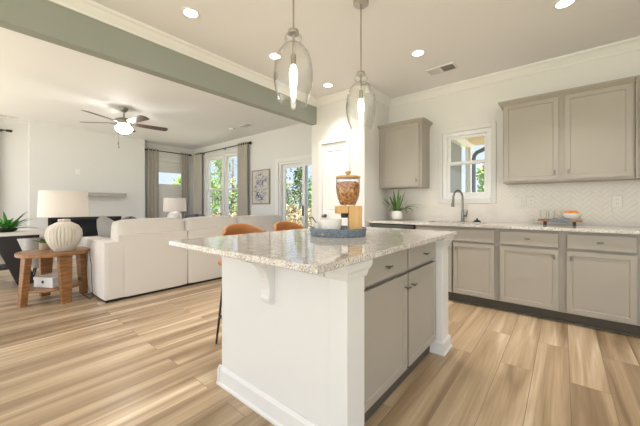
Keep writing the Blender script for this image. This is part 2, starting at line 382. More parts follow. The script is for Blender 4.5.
sunk_panels(bm, YP + .005, [(DX0 + .095, DX1 - .095, .22, .86), (DX0 + .095, DX1 - .095, 1.03, 1.94)], DX0 + .004, DX1 - .004, .01, DZ - .004)
leaf = obj('door_leaf', bm, TRIM, d)
bm = new(); bmesh.ops.create_uvsphere(bm, u_segments=14, v_segments=8, radius=.026, matrix=TR(DX0 + .06, YP - .045, .965)); cyl(bm, (DX0 + .06, YP + .004, .965), (DX0 + .06, YP - .03, .965), .011); cyl(bm, (DX0 + .06, YP + .004, .965), (DX0 + .06, YP - .004, .965), .03)
obj('door_handle', bm, NICKEL, leaf, True)
for z in (.25, 1.05, 1.83):
    bm = new(); cyl(bm, (DX1 - .002, YP - .006, z - .045), (DX1 - .002, YP - .006, z + .045), .008, seg=10); obj('hinge', bm, NICKEL, leaf)

# windows -----------------------------------------------------------------
def rect_ring(bm, x0, x1, z0, z1, t, y0, y1, bev=.003):
    box(bm, (x0, y0, z0), (x0 + t, y1, z1), bev); box(bm, (x1 - t, y0, z0), (x1, y1, z1), bev)
    box(bm, (x0 + t, y0, z0), (x1 - t, y1, z0 + t), bev); box(bm, (x0 + t, y0, z1 - t), (x1 - t, y1, z1), bev)
def hung_window(parent, x0, x1, z0, z1, y, grid=False, zm=None, M=None, fr=.05):
    zm = zm or (z0 + z1) / 2
    bm = new(); rect_ring(bm, x0, x1, z0, z1, fr, y, y + .08); obj('window_frame', bm, VINYL, parent, M=M)
    for za, zb, yo in ((z0 + fr, zm + .022, .02), (zm - .022, z1 - fr, .045)):
        bm = new(); rect_ring(bm, x0 + fr, x1 - fr, za, zb, .036, y + yo, y + yo + .024)
        if grid and zb > zm + .1:
            box(bm, ((x0 + x1) / 2 - .006, y + yo + .008, za + .036), ((x0 + x1) / 2 + .006, y + yo + .016, zb - .036))
        s = obj('sash', bm, VINYL, parent, M=M)
        bm = new(); box(bm, (x0 + fr + .036, y + yo + .010, za + .036), (x1 - fr - .036, y + yo + .014, zb - .036)); obj('pane', bm, PANE, s, M=M)
w = sempty('window_1')
hung_window(w, KW[0], KW[1], KW[2], KW[3], YB + .01, True, 1.69)
bm = new(); c = .055; y0 = YB - .016
box(bm, (KW[0] - c, y0, 1.15), (KW[0], YB, 2.165), .003); box(bm, (KW[1], y0, 1.15), (KW[1] + c, YB, 2.165), .003); box(bm, (KW[0], y0, 2.105), (KW[1], YB, 2.165), .003); box(bm, (KW[0], y0, 1.15), (KW[1], YB, 1.21), .003)
obj('window_casing', bm, WALL, w)
w = sempty('window_2')
xm = -6.70
hung_window(w, LW[0], xm - .04, LW[2], LW[3], 4.21, False, 1.53); hung_window(w, xm + .04, LW[1], LW[2], LW[3], 4.21, False, 1.53)
bm = new(); c = .085; y0 = 4.18
box(bm, (LW[0] - c, y0, LW[2] - .09), (LW[0], 4.2, LW[3] + c), .003); box(bm, (LW[1], y0, LW[2] - .09), (LW[1] + c, 4.2, LW[3] + c), .003); box(bm, (LW[0], y0, LW[3]), (LW[1], 4.2, LW[3] + c), .003); box(bm, (xm - .05, y0, LW[2]), (xm + .05, 4.29, LW[3]), .003)
obj('window_casing', bm, TRIM, w)
bm = new(); box(bm, (LW[0] - .11, 4.14, LW[2] - .03), (LW[1] + .11, 4.2, LW[2]), .004); obj('window_sill', bm, TRIM, w)
# alcove window (faces +X): build along Y then turn
w = sempty('window_3')
MX = Matrix(((0, -1, 0, XA), (1, 0, 0, 0), (0, 0, 1, 0), (0, 0, 0, 1)))       # (x,y,z) -> (XA - y, x, z)
hung_window(w, AW[0], AW[1], AW[2], AW[3], .02, False, 1.45, M=MX)
bm = new(); c = .075
for a, b in (((AW[0] - c, -.018, AW[2] - c), (AW[0], 0, AW[3] + c)), ((AW[1], -.018, AW[2] - c), (AW[1] + c, 0, AW[3] + c)), ((AW[0], -.018, AW[3]), (AW[1], 0, AW[3] + c)), ((AW[0], -.018, AW[2] - c), (AW[1], 0, AW[2]))): box(bm, a, b, .003)
obj('window_casing', bm, TRIM, w, M=MX)
w4 = sempty('window_4')
hung_window(w4, -1.9, -.97, .5, 2.43, .02, M=MX); hung_window(w4, -.93, 0, .5, 2.43, .02, M=MX)
bm = new(); box(bm, (-.97, 0, .5), (-.93, .1, 2.43))
for a, b in (((-1.975, -.018, .425), (-1.9, 0, 2.505)), ((0, -.018, .425), (.075, 0, 2.505)), ((-1.9, -.018, 2.43), (0, 0, 2.505)), ((-1.9, -.018, .425), (0, 0, .5))): box(bm, a, b, .003)
obj('window_casing', bm, TRIM, w4, M=MX)
sh = thing('window_shade', 'white cellular window shade leaving one strip of glass clear between the curtains', 'shade', (XA + .0, (AW[0] + AW[1]) / 2, AW[2]))
def pleats(bm, z0, z1, w):
    n = max(2, int((z1 - z0) / .02)); prev = None
    for i in range(n + 1):
        z = z0 + (z1 - z0) * i / n; x = .012 if i % 2 else .004
        r = [bm.verts.new((x, -w, z)), bm.verts.new((x, w, z)), bm.verts.new((-.006, w, z)), bm.verts.new((-.006, -w, z))]
        if prev:
            for k in range(4): bm.faces.new((prev[k], prev[(k + 1) % 4], r[(k + 1) % 4], r[k]))
        else: bm.faces.new(r[::-1])
        prev = r
    bm.faces.new(prev)
hw = (AW[1] - AW[0]) / 2 - .01
bm = new(); pleats(bm, .005, 1.08, hw); obj('lower_blind', bm, SHADE_F, sh)
bm = new(); pleats(bm, 1.42, 1.69, hw); obj('upper_blind', bm, SHADE_F, sh)
for z in (1.08, 1.405):
    bm = new(); box(bm, (-.008, -hw, z), (.014, hw, z + .018), .003); obj('rail', bm, VINYL, sh)
# sliding door
d = sempty('door_2')
x0, x1, zt = SL[0], SL[1], SL[3]
bm = new(); c = .085
box(bm, (x0 - c, 4.18, 0), (x0, 4.2, zt + c), .003); box(bm, (x1, 4.18, 0), (x1 + c, 4.2, zt + c), .003); box(bm, (x0, 4.18, zt), (x1, 4.2, zt + c), .003); obj('door_casing', bm, TRIM, d)
bm = new(); rect_ring(bm, x0, x1, 0.0, zt, .045, 4.205, 4.33); obj('door_frame', bm, VINYL, d)
xm = -3.92
for xa, xb, yy in ((x0 + .045, xm + .04, 4.27), (xm - .04, x1 - .045, 4.22)):
    bm = new(); rect_ring(bm, xa, xb, .045, zt - .045, .075, yy, yy + .035); p = obj('sliding_panel', bm, VINYL, d)
    bm = new(); box(bm, (xa + .075, yy + .014, .12), (xb - .075, yy + .02, zt - .12)); obj('pane', bm, PANE, p)
    if yy < 4.25:
        bm = new(); box(bm, (xa + .02, yy - .03, .92), (xa + .04, yy, 1.12), .005); obj('door_handle', bm, BLACKM, p)

# herringbone backsplash
def herring(bm, x0, x1, z0, z1):
    t = new(); Wd, L, g = .038, .114, .0016
    def tile(ax, ay, bx, by):
        a = [(ax + g, ay + g), (bx - g, ay + g), (bx - g, by - g), (ax + g, by - g)]; k = .0009
        b = [(ax + g + k, ay + g + k), (bx - g - k, ay + g + k), (bx - g - k, by - g - k), (ax + g + k, by - g - k)]
        q = .7071; f = lambda p: ((p[0] - p[1]) * q, (p[0] + p[1]) * q)
        tx, tz = rnd.uniform(-.012, .012), rnd.uniform(-.012, .012)
        cx, cz = f(((ax + bx) / 2, (ay + by) / 2))
        if not (x0 - .1 < cx < x1 + .1 and z0 - .1 < cz < z1 + .1): return
        B = [t.verts.new((f(p)[0], YB - .002, f(p)[1])) for p in a]
        T = [t.verts.new((f(p)[0], YB - .0055 + (f(p)[0] - cx) * tx + (f(p)[1] - cz) * tz, f(p)[1])) for p in b]
        t.faces.new(T)
        for i in range(4): t.faces.new((B[i], B[(i + 1) % 4], T[(i + 1) % 4], T[i]))
    for i in range(-90, 130):
        for j in range(-30, 31):
            ox, oy = i * Wd + j * 2 * L, i * Wd
            tile(ox, oy, ox + L, oy + Wd); tile(ox + L, oy + Wd - L, ox + L + Wd, oy + Wd)
    for co, no in (((x0, 0, 0), (-1, 0, 0)), ((x1, 0, 0), (1, 0, 0)), ((0, 0, z0), (0, 0, -1)), ((0, 0, z1), (0, 0, 1))):
        bmesh.ops.bisect_plane(t, geom=t.verts[:] + t.edges[:] + t.faces[:], plane_co=co, plane_no=no, clear_outer=True)
    me = bpy.data.meshes.new('t'); t.to_mesh(me); t.free(); bm.from_mesh(me); bpy.data.meshes.remove(me)
bm = new()
for r in ((-2.09, KW[0] - .055, .914, 1.372), (KW[0] - .055, KW[1] + .055, .914, 1.15), (KW[1] + .055, 1.1, .914, 1.372)): herring(bm, *r)
ts = struct('wall_tile', bm, TILE); 
bm = new()
for r in ((-2.09, KW[0] - .055, .914, 1.372), (KW[0] - .055, KW[1] + .055, .914, 1.15), (KW[1] + .055, 1.1, .914, 1.372)): box(bm, (r[0], YB - .004, r[2]), (r[1], YB, r[3]))
struct('wall_grout', bm, GROUT)

# ------------------------------------------------------------------ outdoors
bm = new(); bmesh.ops.create_grid(bm, x_segments=40, y_segments=40, size=70)
for v in bm.verts:
    v.co.z = -.35 + .25 * noise.noise(v.co * .12) * (v.co.length > 12) 
o = struct('ground', bm, YARD)
def leafcloud(bm, blobs, n, size, seed):
    r = random.Random(seed)
    for c, rad in blobs:
        for _ in range(n):
            v = Vector((r.gauss(0, 1), r.gauss(0, 1), r.gauss(0, .8))).normalized() * (rad * r.uniform(.3, 1) ** .6); p = Vector(c) + v
            a = Vector((r.gauss(0, 1), r.gauss(0, 1), r.gauss(0, 1))).normalized(); b = a.orthogonal().normalized(); s = size * r.uniform(.6, 1.3)
            q = [p + a * s, p + b * s * .6, p - a * s, p - b * s * .6]; bm.faces.new([bm.verts.new(x) for x in q])
def tree(x, y, h, crown_r, m, label, seed, base=.3, n=110, nb=9, leaf=.14, trunk=.09, lean=.2):
    r = random.Random(seed); t = thing('tree', label, 'tree', (x, y, -.4), r.uniform(0, 6), 'trees in the yard')
    bm = new(); top = Vector((r.uniform(-lean, lean), r.uniform(-lean, lean), h * .93))
    tube(bm, [(0, 0, 0), top * .35 + Vector((r.uniform(-.1, .1), 0, 0)), top * .7, top], [trunk, trunk * .75, trunk * .45, trunk * .15], 7)
    for k in range(9):
        z = r.uniform(max(base, .2), .9); a = r.uniform(0, 6.28); p = top * z; q = p + Vector((math.cos(a), math.sin(a), .5)) * crown_r * r.uniform(.5, .95)
        tube(bm, [p, (p + q) / 2 + Vector((0, 0, -.05)), q], [trunk * .35, trunk * .22, trunk * .07], 5)
    obj('trunk', bm, BARK, t)
    bm = new(); bl = []
    for k in range(nb):
        z = base + (1 - base) * (k + .5) / nb; a = r.uniform(0, 6.28); rr = crown_r * (1.15 - .75 * (z - base) / (1 - base)) * r.uniform(.35, .75)
        bl.append((top * z + Vector((math.cos(a) * rr, math.sin(a) * rr, 0)), crown_r * r.uniform(.4, .6) * (1.2 - .6 * (z - base) / (1 - base))))
    leafcloud(bm, bl, n, leaf, seed); obj('foliage', bm, m, t)
    return t
TREES = [
 (-20.0, 8.7, 3.1, .8, LEAFA, 'small green tree seen through the strip between the two halves of the white window shade', 1, .4, 200, 6, .10),
 (-18.2, 11.6, 6.2, 1.3, LEAFA, 'leafy green tree behind the left pane of the paired living room window', 2, .3, 60, 12, .09),
 (-16.6, 12.2, 4.6, 1.2, LEAFA, 'bushy green tree behind the right pane of the paired living room window', 3, .3, 70, 12, .09),
 (-22, 14.8, 9.5, 1.5, LEAFA, 'tall thin tree standing farthest out behind the paired living room window', 4, .4, 22, 10, .09),
 (-15.2, 14.6, 8.5, 1.6, LEAFD, 'tall dark pine in the middle of the sliding door view', 5, .45, 30, 9, .11),
 (-18.5, 19.5, 6.0, 1.6, LEAFD, 'dark conifer at the left side of the sliding door view', 6, .2, 80, 10, .12),
 (-17.2, 20.5, 5.0, 1.5, LEAFD, 'dark conifer right of the tall pine beyond the sliding door', 7, .2, 80, 10, .12),
 (-12.9, 15.6, 5.0, 1.2, LEAFA, 'green tree at the right edge of the sliding door beside the pantry wall', 8, .2, 60, 10, .1),
 (-20.5, 17.6, 5.5, 1.7, LEAFD, 'conifer beyond the frame of the sliding door nearest the picture', 9, .2, 90, 10, .16),
 (-1.95, 11.4, 3.0, .7, LEAFA, 'bright green tree seen low in the kitchen window', 10, .25, 150, 10, .09),
]
for a in TREES: tree(*a)
rt = random.Random(31)
for k in range(18):
    f = (k + rt.uniform(.2, .8)) / 18; ang = R(20 + 38 * f); d_ = rt.uniform(20, 26)
    t = tree(-3 - d_ * math.cos(ang), 3 + d_ * math.sin(ang), rt.uniform(3.0, 5.6), rt.uniform(.7, 1.0), (LEAFA, LEAFD, LEAFO)[k % 3], 'slim tree in the hazy tree line at the back of the yard', 40 + k, .12, 70, 9, .10)
    t['group'] = 'tree line at the back of the yard'
bm = new(); r = random.Random(3); bl = []
for k in range(70): bl.append(((r.uniform(-21, -11), r.uniform(12.5, 17), r.uniform(-.2, .75)), r.uniform(.5, .9)))
for k in range(40): bl.append(((r.uniform(-20, -13.5), r.uniform(9, 12.5), r.uniform(-.2, .3)), r.uniform(.4, .7)))
leafcloud(bm, bl, 60, .13, 5); o = obj('undergrowth', bm, LEAFB); o['kind'] = 'stuff'; tag(o, 'dry tan brush covering the yard beyond the sliding door and windows', 'brush')
# porch seen through the kitchen window
bm = new(); box(bm, (-2.6, 4.5, -.4), (-1.78, 7.2, 2.45)); struct('wall_porch', bm, SIDING)
bm = new(); box(bm, (-1.8, 4.36, 2.6), (1.2, 8.0, 2.68)); struct('ceiling_porch', bm, PORCHC)
bm = new(); box(bm, (-1.80, 4.5, 2.45), (-1.68, 7.9, 2.6)); struct('beam_porch', bm, VINYL)
bm = new(); box(bm, (-1.72, 7.28, -.12), (-1.61, 7.39, 2.45), .008); struct('column_porch', bm, VINYL)
bm = new(); box(bm, (-1.78, 4.36, -.45), (1.2, 8.0, -.12)); struct('slab_porch', bm, YARD)
o = thing('downspout', 'dark curved gutter downspout outside the kitchen window', 'downspout', (-1.72, 8.08, -.35))
bm = new(); tube(bm, [(0, 0, 0), (0, 0, 2.4), (0, 0, 2.62), (.02, 0, 2.72), (.08, 0, 2.79), (.16, 0, 2.82), (.25, 0, 2.86), (.32, 0, 2.93), (.33, 0, 3.03)], .048, 10); obj('pipe', bm, GUTTER, o, True)
bm = new(); box(bm, (-.1, -.06, 3.0), (3.0, .06, 3.12), .01); obj('gutter', bm, GUTTER, o)

# ------------------------------------------------------------------ cabinets
def shaker(w, h, t=.02, rail=.058):
    bm = new(); box(bm, (-w / 2, 0, 0), (w / 2, t, h)); bm.normal_update()
    bmesh.ops.recalc_face_normals(bm, faces=bm.faces)
    f = [f for f in bm.faces if f.normal.y < -.9][0]
    bmesh.ops.inset_individual(bm, faces=[f], thickness=rail, depth=0)
    bmesh.ops.inset_individual(bm, faces=[f], thickness=.004, depth=-.009)
    return bm
def slab(w, h, t=.02): return box(new(), (-w / 2, 0, 0), (w / 2, t, h), .003)
def knob_bm():
    bm = new(); cyl(bm, (0, 0, 0), (0, -.02, 0), .005, seg=10); cyl(bm, (0, -.018, 0), (0, -.03, 0), .012, .010, 14); return bm
def tknob_bm(vert=False):
    bm = new(); cyl(bm, (0, 0, 0), (0, -.025, 0), .005, seg=10)
    if vert: cyl(bm, (0, -.027, -.022), (0, -.027, .022), .0065, seg=10)
    else: cyl(bm, (-.022, -.027, 0), (.022, -.027, 0), .0065, seg=10)
    return bm
def put(name, bm, m, parent, loc, M0=None, smooth=False):
    M = TR(*loc) if M0 is None else M0 @ TR(*loc)
    return obj(name, bm, m, parent, smooth, M=M)
YD, YFF = 3.585, 3.620                       # door fronts and face frame
def base_unit(x0, x1, doors, drawers, label, knobs, ends=False):
    t = thing('base_cabinet', label, 'cabinet', (0, 0, 0), 0, 'base cabinets along the back wall')
    bm = new()
    g = .0
    box(bm, (x0, YFF, .105), (x1, YFF + .02, .884)); yb = YB - .015; box(bm, (x0, YFF + .02, .105), (x0 + .018, yb, .884)); box(bm, (x1 - .018, YFF + .02, .105), (x1, yb, .884)); box(bm, (x0 + .018, YFF + .02, .105), (x1 - .018, yb, .123)); box(bm, (x0 + .018, yb - .012, .123), (x1 - .018, yb, .884))
    obj('carcass', bm, GREIGE, t)
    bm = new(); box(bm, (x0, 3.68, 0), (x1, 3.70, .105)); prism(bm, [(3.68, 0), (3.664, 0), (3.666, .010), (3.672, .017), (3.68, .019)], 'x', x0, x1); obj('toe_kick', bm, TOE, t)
    for (a, b), (side) in zip(doors, knobs):
        dd = put('door', shaker(b - a, .697 - .123), GREIGE, t, ((a + b) / 2, YD, .123))
        kx = a + .032 if side == 'l' else b - .032
        put('knob', tknob_bm(True), NICKEL, dd, (kx, YD, .632), smooth=True)
    for a, b, k in drawers:
        dr = put('drawer', slab(b - a, .855 - .72), GREIGE, t, ((a + b) / 2, YD, .72))
        if k: put('knob', tknob_bm(), NICKEL, dr, ((a + b) / 2, YD, .79), smooth=True)
    return t
base_unit(-1.434, -.535, [(-1.405, -.995), (-.975, -.563)], [(-1.405, -.563, 0)], 'greige sink cabinet with two doors under the kitchen window', 'rl')
base_unit(-.535, -.005, [(-.512, -.033)], [(-.512, -.033, 1)], 'greige one-door base cabinet between the sink cabinet and the rightmost large door', 'r')
base_unit(-.005, .505, [(.027, .479)], [(.027, .479, 1)], 'greige one-door base cabinet with its knob at the upper left of the door', 'l')
base_unit(.505, 1.1, [(.53, 1.07)], [(.53, 1.07, 1)], 'greige base cabinet of which only a sliver shows at the right edge', 'r')
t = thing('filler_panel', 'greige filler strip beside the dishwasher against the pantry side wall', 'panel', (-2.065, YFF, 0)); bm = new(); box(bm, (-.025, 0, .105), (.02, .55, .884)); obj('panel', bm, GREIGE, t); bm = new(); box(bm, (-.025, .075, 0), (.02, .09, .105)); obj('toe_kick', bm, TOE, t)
t = thing('dishwasher', 'black dishwasher beneath the counter below the potted plant', 'dishwasher', (-1.74, YD, 0))
bm = new(); box(bm, (-.3, .0, .11), (.3, .03, .77), .006); obj('door', bm, BLACKG, t)
bm = new(); box(bm, (-.3, -.006, .775), (.3, .03, .875), .006); cp = obj('control_panel', bm, BLACKG, t)
bm = new(); tube(bm, [(-.22, 0, .745), (-.22, -.04, .745), (.22, -.04, .745), (.22, 0, .745)], .009, 8); obj('handle', bm, STEEL, t, True)
bm = new(); box(bm, (-.298, .03, .1), (.298, .58, .87)); obj('body', bm, DARKS, t); bm = new(); box(bm, (-.29, .07, 0), (.29, .09, .1)); obj('toe_kick', bm, DARKS, t)

# worktop with a sink cut-out
CX0, CX1, CY0 = -2.088, 1.1, 3.55; SK = (-1.33, -.66, 3.67, 4.03)
bm = new()
xs = [CX0, SK[0], SK[1], CX1]; ys = [CY0, SK[2], SK[3], YB - .009]
def slab_hole(bm, xs, ys, z0, z1):
    vt = {(i, j, k): bm.verts.new((xs[i], ys[j], (z0, z1)[k])) for i in range(4) for j in range(4) for k in (0, 1)}
    for i in range(3):
        for j in range(3):
            if i == 1 and j == 1: continue
            bm.faces.new([vt[i, j, 1], vt[i + 1, j, 1], vt[i + 1, j + 1, 1], vt[i, j + 1, 1]]); bm.faces.new([vt[i, j, 0], vt[i, j + 1, 0], vt[i + 1, j + 1, 0], vt[i + 1, j, 0]])
    for i in range(3):
        for j in (0, 3): bm.faces.new([vt[i, j, 0], vt[i + 1, j, 0], vt[i + 1, j, 1], vt[i, j, 1]])
        for j in (0, 3): bm.faces.new([vt[j, i, 0], vt[j, i + 1, 0], vt[j, i + 1, 1], vt[j, i, 1]])
    for q in ([(1, 1), (2, 1)], [(2, 1), (2, 2)], [(2, 2), (1, 2)], [(1, 2), (1, 1)]): a, b = q; bm.faces.new([vt[(*a, 0)], vt[(*b, 0)], vt[(*b, 1)], vt[(*a, 1)]])
slab_hole(bm, xs, ys, .884, .914)
tag(obj('countertop', bm, GRAN), 'speckled granite countertop running along the back wall with the sink set in it', 'countertop')
t = thing('sink', 'undermount steel sink set in the back counter below the faucet', 'sink', (SK[0], SK[2], .70))
bm = new(); w, dp = SK[1] - SK[0], SK[3] - SK[2]
def basin(bm, w, d, h, th):
    def ring(o, z): return [bm.verts.new(p) for p in ((-o, -o, z), (w + o, -o, z), (w + o, d + o, z), (-o, d + o, z))]
    R_ = [ring(.0, .0), ring(.012, h), ring(.0, h), ring(-.012, th)]
    for a, b in zip(R_, R_[1:]):
        for i in range(4): bm.faces.new((a[i], a[(i + 1) % 4], b[(i + 1) % 4], b[i]))
    bm.faces.new(R_[0][::-1]); bm.faces.new(R_[3])
basin(bm, w, dp, .183, .012); obj('basin', bm, STEEL, t); bm = new(); lathe(bm, [(.045, 0), (.045, .004), (.03, .005)], (w / 2, dp / 2, .012)); obj('drain', bm, NICKEL, t)
t = thing('kitchen_faucet', 'tall gooseneck pull-down faucet at the sink under the window', 'faucet', (-.997, 4.085, .914), R(-25))
bm = new(); lathe(bm, [(.027, 0), (.027, .008), (.02, .014), (.019, .12), (.014, .15)]); obj('base', bm, NICKEL, t, True)
bm = new(); n = 14; pts = [(0, 0, .13), (0, 0, .2), (0, 0, .28)] + [(0, -.085 + .085 * math.cos(a), .30 + .10 * math.sin(a)) for a in [math.pi * k / n for k in range(n + 1)]]; tube(bm, pts, .0125, 10); obj('spout', bm, NICKEL, t, True)
bm = new(); cyl(bm, (0, -.17, .31), (0, -.175, .25), .0135, .017, 14); cyl(bm, (0, -.175, .25), (0, -.18, .19), .017, .021, 14); obj('spray_head', bm, NICKEL, t, True)
bm = new(); cyl(bm, (.015, 0, .075), (.055, 0, .075), .011, seg=12); tube(bm, [(.05, 0, .075), (.062, 0, .10), (.066, 0, .15)], [.009, .007, .005], 8); obj('handle', bm, NICKEL, t, True)
o = obj('sink_stopper', lathe(new(), [(.045, 0), (.043, .008), (.03, .02), (.012, .028), (.011, .036), (.014, .04), (.008, .046)], (0, 0, 0), 20), BLACKM, smooth=True, loc=(-.83, 4.09, .914)); tag(o, 'small black knobbed sink stopper on the counter right of the faucet', 'stopper')

def upper_unit(x0, x1, doors, knobs, label, left_end=True, right_end=True):
    t = thing('wall_cabinet', label, 'cabinet', (0, 0, 0), 0, 'upper cabinets'); YU = 3.86
    bm = new(); box(bm, (x0, YU + .02, 1.372), (x1, YB - .001, 2.25), .002); obj('carcass', bm, GREIGE, t)
    for (a, b), s in zip(doors, knobs):
        dd = put('door', shaker(b - a, 2.235 - 1.39), GREIGE, t, ((a + b) / 2, YU, 1.39)); put('knob', tknob_bm(True), NICKEL, dd, (a + .03 if s == 'l' else b - .03, YU, 1.462), smooth=True)
    # crown: flared profile swept round the free sides
    prof = [(0, 2.238), (.008, 2.238), (.014, 2.246), (.036, 2.268), (.045, 2.275), (.045, 2.288), (0, 2.288)]
    bm = new(); rows = []
    for d_, z in prof:
        L = x0 - (d_ if left_end else 0); Rr = x1 + (d_ if right_end else 0); F = YU + .018 - d_
        rows.append([bm.verts.new(p) for p in ((L, YB - .001, z), (L, F, z), (Rr, F, z), (Rr, YB - .001, z))])
    for a, b in zip(rows, rows[1:]):
        for i in range(3): bm.faces.new((a[i], a[i + 1], b[i + 1], b[i]))
    bm.faces.new(rows[-1]); obj('crown_moulding', bm, GREIGE, t)
    return t
upper_unit(-2.088, -1.456, [(-2.03, -1.486)], 'r', 'greige single-door wall cabinet above the potted plant', False, True)
upper_unit(-.521, .503, [(-.512, -.037), (.012, .487)], 'rl', 'greige double-door wall cabinet right of the kitchen window', True, False)
upper_unit(.507, 1.1, [(.53, 1.08)], 'l', 'greige wall cabinet cut off by the right edge', False, True)

# ------------------------------------------------------------------ island
IX0, IX1, IY0, IY1 = -1.805, -.65, .765, 2.49
isl = thing('kitchen_island', 'white-panelled kitchen island with grey doors and drawers on its right face', 'island', (-1.2, 1.65, 0))
ML = TR(1.2, -1.65, 0)                         # world coordinates into island space
def ip(name, bm, m, parent=isl, smooth=False): return obj(name, bm, m, parent, smooth, M=ML)
bm = new(); box(bm, (-1.655, 1.025, 0), (-.80, 1.10, .884)); ip('end_panel', bm, WHITE)
bm = new(); box(bm, (-1.655, 2.36, 0), (-.80, 2.435, .884)); ip('end_panel', bm, WHITE)
bm = new(); box(bm, (-1.37, 1.10, .105), (-.776, 2.36, .884)); ip('carcass', bm, GREIGE)
bm = new(); box(bm, (-1.385, 1.10, 0), (-1.37, 2.36, .884)); ip('back_panel', bm, WHITE)
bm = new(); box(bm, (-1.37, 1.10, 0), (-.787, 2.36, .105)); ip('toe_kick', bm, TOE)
def post(xa, xb, ya, yb, name='post'):
    bm = new(); box(bm, (xa, ya, 0), (xb, yb, .884), .004); p = ip(name, bm, WHITE)
    prof = [(0, .80), (.006, .802), (.010, .815), (.013, .83), (.022, .845), (.026, .86), (.026, .8835)]
    bm = new(); rows = [[bm.verts.new(q) for q in ((xa - d_, ya - d_, z), (xb + d_, ya - d_, z), (xb + d_, yb + d_, z), (xa - d_, yb + d_, z))] for d_, z in prof]
    for a, b in zip(rows, rows[1:]):
        for i in range(4): bm.faces.new((a[i], a[(i + 1) % 4], b[(i + 1) % 4], b[i]))
    ip('capital', bm, WHITE, p)
    prof = [(.024, 0), (.024, .012), (.016, .022), (.014, .085), (.004, .10), (0, .10)]
    bm = new(); rows = [[bm.verts.new(q) for q in ((xa - d_, ya - d_, z), (xb + d_, ya - d_, z), (xb + d_, yb + d_, z), (xa - d_, yb + d_, z))] for d_, z in prof]
    for a, b in zip(rows, rows[1:]):
        for i in range(4): bm.faces.new((a[i], a[(i + 1) % 4], b[(i + 1) % 4], b[i]))
    ip('plinth', bm, WHITE, p)
post(-.80, -.70, 1.02, 1.165); post(-.80, -.70, 2.285, 2.44)
bm = new(); P_ = [(1.025, 0), (1.001, 0), (1.001, .012), (1.009, .022), (1.011, .095), (1.021, .115), (1.025, .115)]; prism(bm, P_, 'x', -1.68, -.824); prism(bm, [(-1.655, 0), (-1.68, 0), (-1.68, .012), (-1.671, .022), (-1.669, .095), (-1.659, .115), (-1.655, .115)], 'y', 1.002, 1.10); ip('baseboard', bm, WHITE)
# frieze under the top on the end panel
bm = new(); prism(bm, [(1.025, .80), (1.018, .803), (1.010, .818), (1.008, .832), (.998, .85), (.996, .884), (1.025, .884)], 'x', -1.655, -.826); ip('frieze', bm, WHITE)
# corbel
def corbel(cx):
    bm = new(); pr = [(1.025, .884), (.845, .884), (.845, .858), (.855, .852)]
    for k in range(9):
        a = math.pi / 2 * k / 8; pr.append((.87 + .12 * math.sin(a), .845 - .16 + .16 * math.cos(a)))
    pr += [(.988, .655), (.983, .64), (.988, .622), (1.0, .612), (1.010, .61), (1.025, .615)]
    prism(bm, pr, 'x', cx - .032, cx + .032)
    return bm
ip('corbel', corbel(-1.19), WHITE)
# right face: two drawers over two doors, turned to face +X
MD = ML @ TR(-.743, 0, 0) @ ROTZ(R(90))
for a, b, side in ((1.178, 1.742, 'r'), (1.772, 2.272, 'l')):
    dd = obj('door', shaker(b - a, .70 - .11), GREIGE, isl, M=MD @ TR((a + b) / 2, 0, .11))
    kx = b - .035 if side == 'r' else a + .035
    obj('knob', tknob_bm(False), NICKEL, dd, True, M=MD @ TR(kx, 0, .622))
    dr = obj('drawer', slab(b - a, .135), GREIGE, isl, M=MD @ TR((a + b) / 2, 0, .722))
    obj('knob', tknob_bm(), NICKEL, dr, True, M=MD @ TR((a + b) / 2, 0, .79))
bm = new(); box(bm, (IX0, IY0, .884), (IX1, IY1, .914), .004)
tag(obj('island_countertop', bm, GRAN), 'pinkish speckled granite top overhanging the white island', 'countertop')

# bar stools ---------------------------------------------------------------
def stool(label, x, y):
    t = thing('bar_stool', label, 'bar stool', (x, y, 0), 0, 'stools at the island')
    bm = new(); soft(bm, (-.2, -.2, .63), (.2, .2, .69), .03, .012); obj('seat', bm, LEATH, t, True)
    # curved backrest on the -X side
    bm = new(); rows = []
    for j in range(13):
        a = R(-70 + 140 * j / 12); h_ = .965 - .09 * abs(math.sin(a)) ** 3; col = []
        for rr in (.205, .235):
            for z in (.80, .85, .90, h_ - .012, h_):
                k = rr if z < h_ else rr - (.012 if rr > .22 else -.01)
                col.append(Vector((-math.cos(a) * k * .95 + .0, math.sin(a) * k, z)))
        rows.append([bm.verts.new(c) for c in col])
    order = [0, 1, 2, 3, 4, 9, 8, 7, 6, 5]
    for a, b in zip(rows, rows[1:]):
        for i in range(10): p, q = order[i], order[(i + 1) % 10]; bm.faces.new((a[p], a[q], b[q], b[p]))
    bm.faces.new([rows[0][i] for i in order]); bm.faces.new([rows[-1][i] for i in order][::-1]); obj('backrest', bm, LEATH, t, True)
    for s in (-1, 1):
        bm = new(); tube(bm, [(-.16, s * .1, .62), (-.21, s * .1, .7), (-.222, s * .1, .86)], .007, 8); obj('back_support', bm, BLACKM, t, True)
    for sx_ in (-1, 1):
        for sy in (-1, 1):
            bm = new(); cyl(bm, (sx_ * .15, sy * .15, .64), (sx_ * .2, sy * .2, 0), .010, .008, 10); obj('leg', bm, BLACKM, t, True)
    bm = new(); q = [(-.184, -.184, .22), (.184, -.184, .22), (.184, .184, .22), (-.184, .184, .22)]
    for i in range(4): cyl(bm, q[i], q[(i + 1) % 4], .007, seg=8)
    obj('footrest', bm, BLACKM, t, True)
    return t
s1 = stool('tan leather bar stool behind the white bowl end of the island, nearer the sofa lamp', -1.965, 1.49)
dup(s1, (-1.965, 2.03, 0), label='tan leather bar stool nearer the sliding glass door')
s1['label'] = 'tan leather bar stool whose black leg shows beside the white island panel'

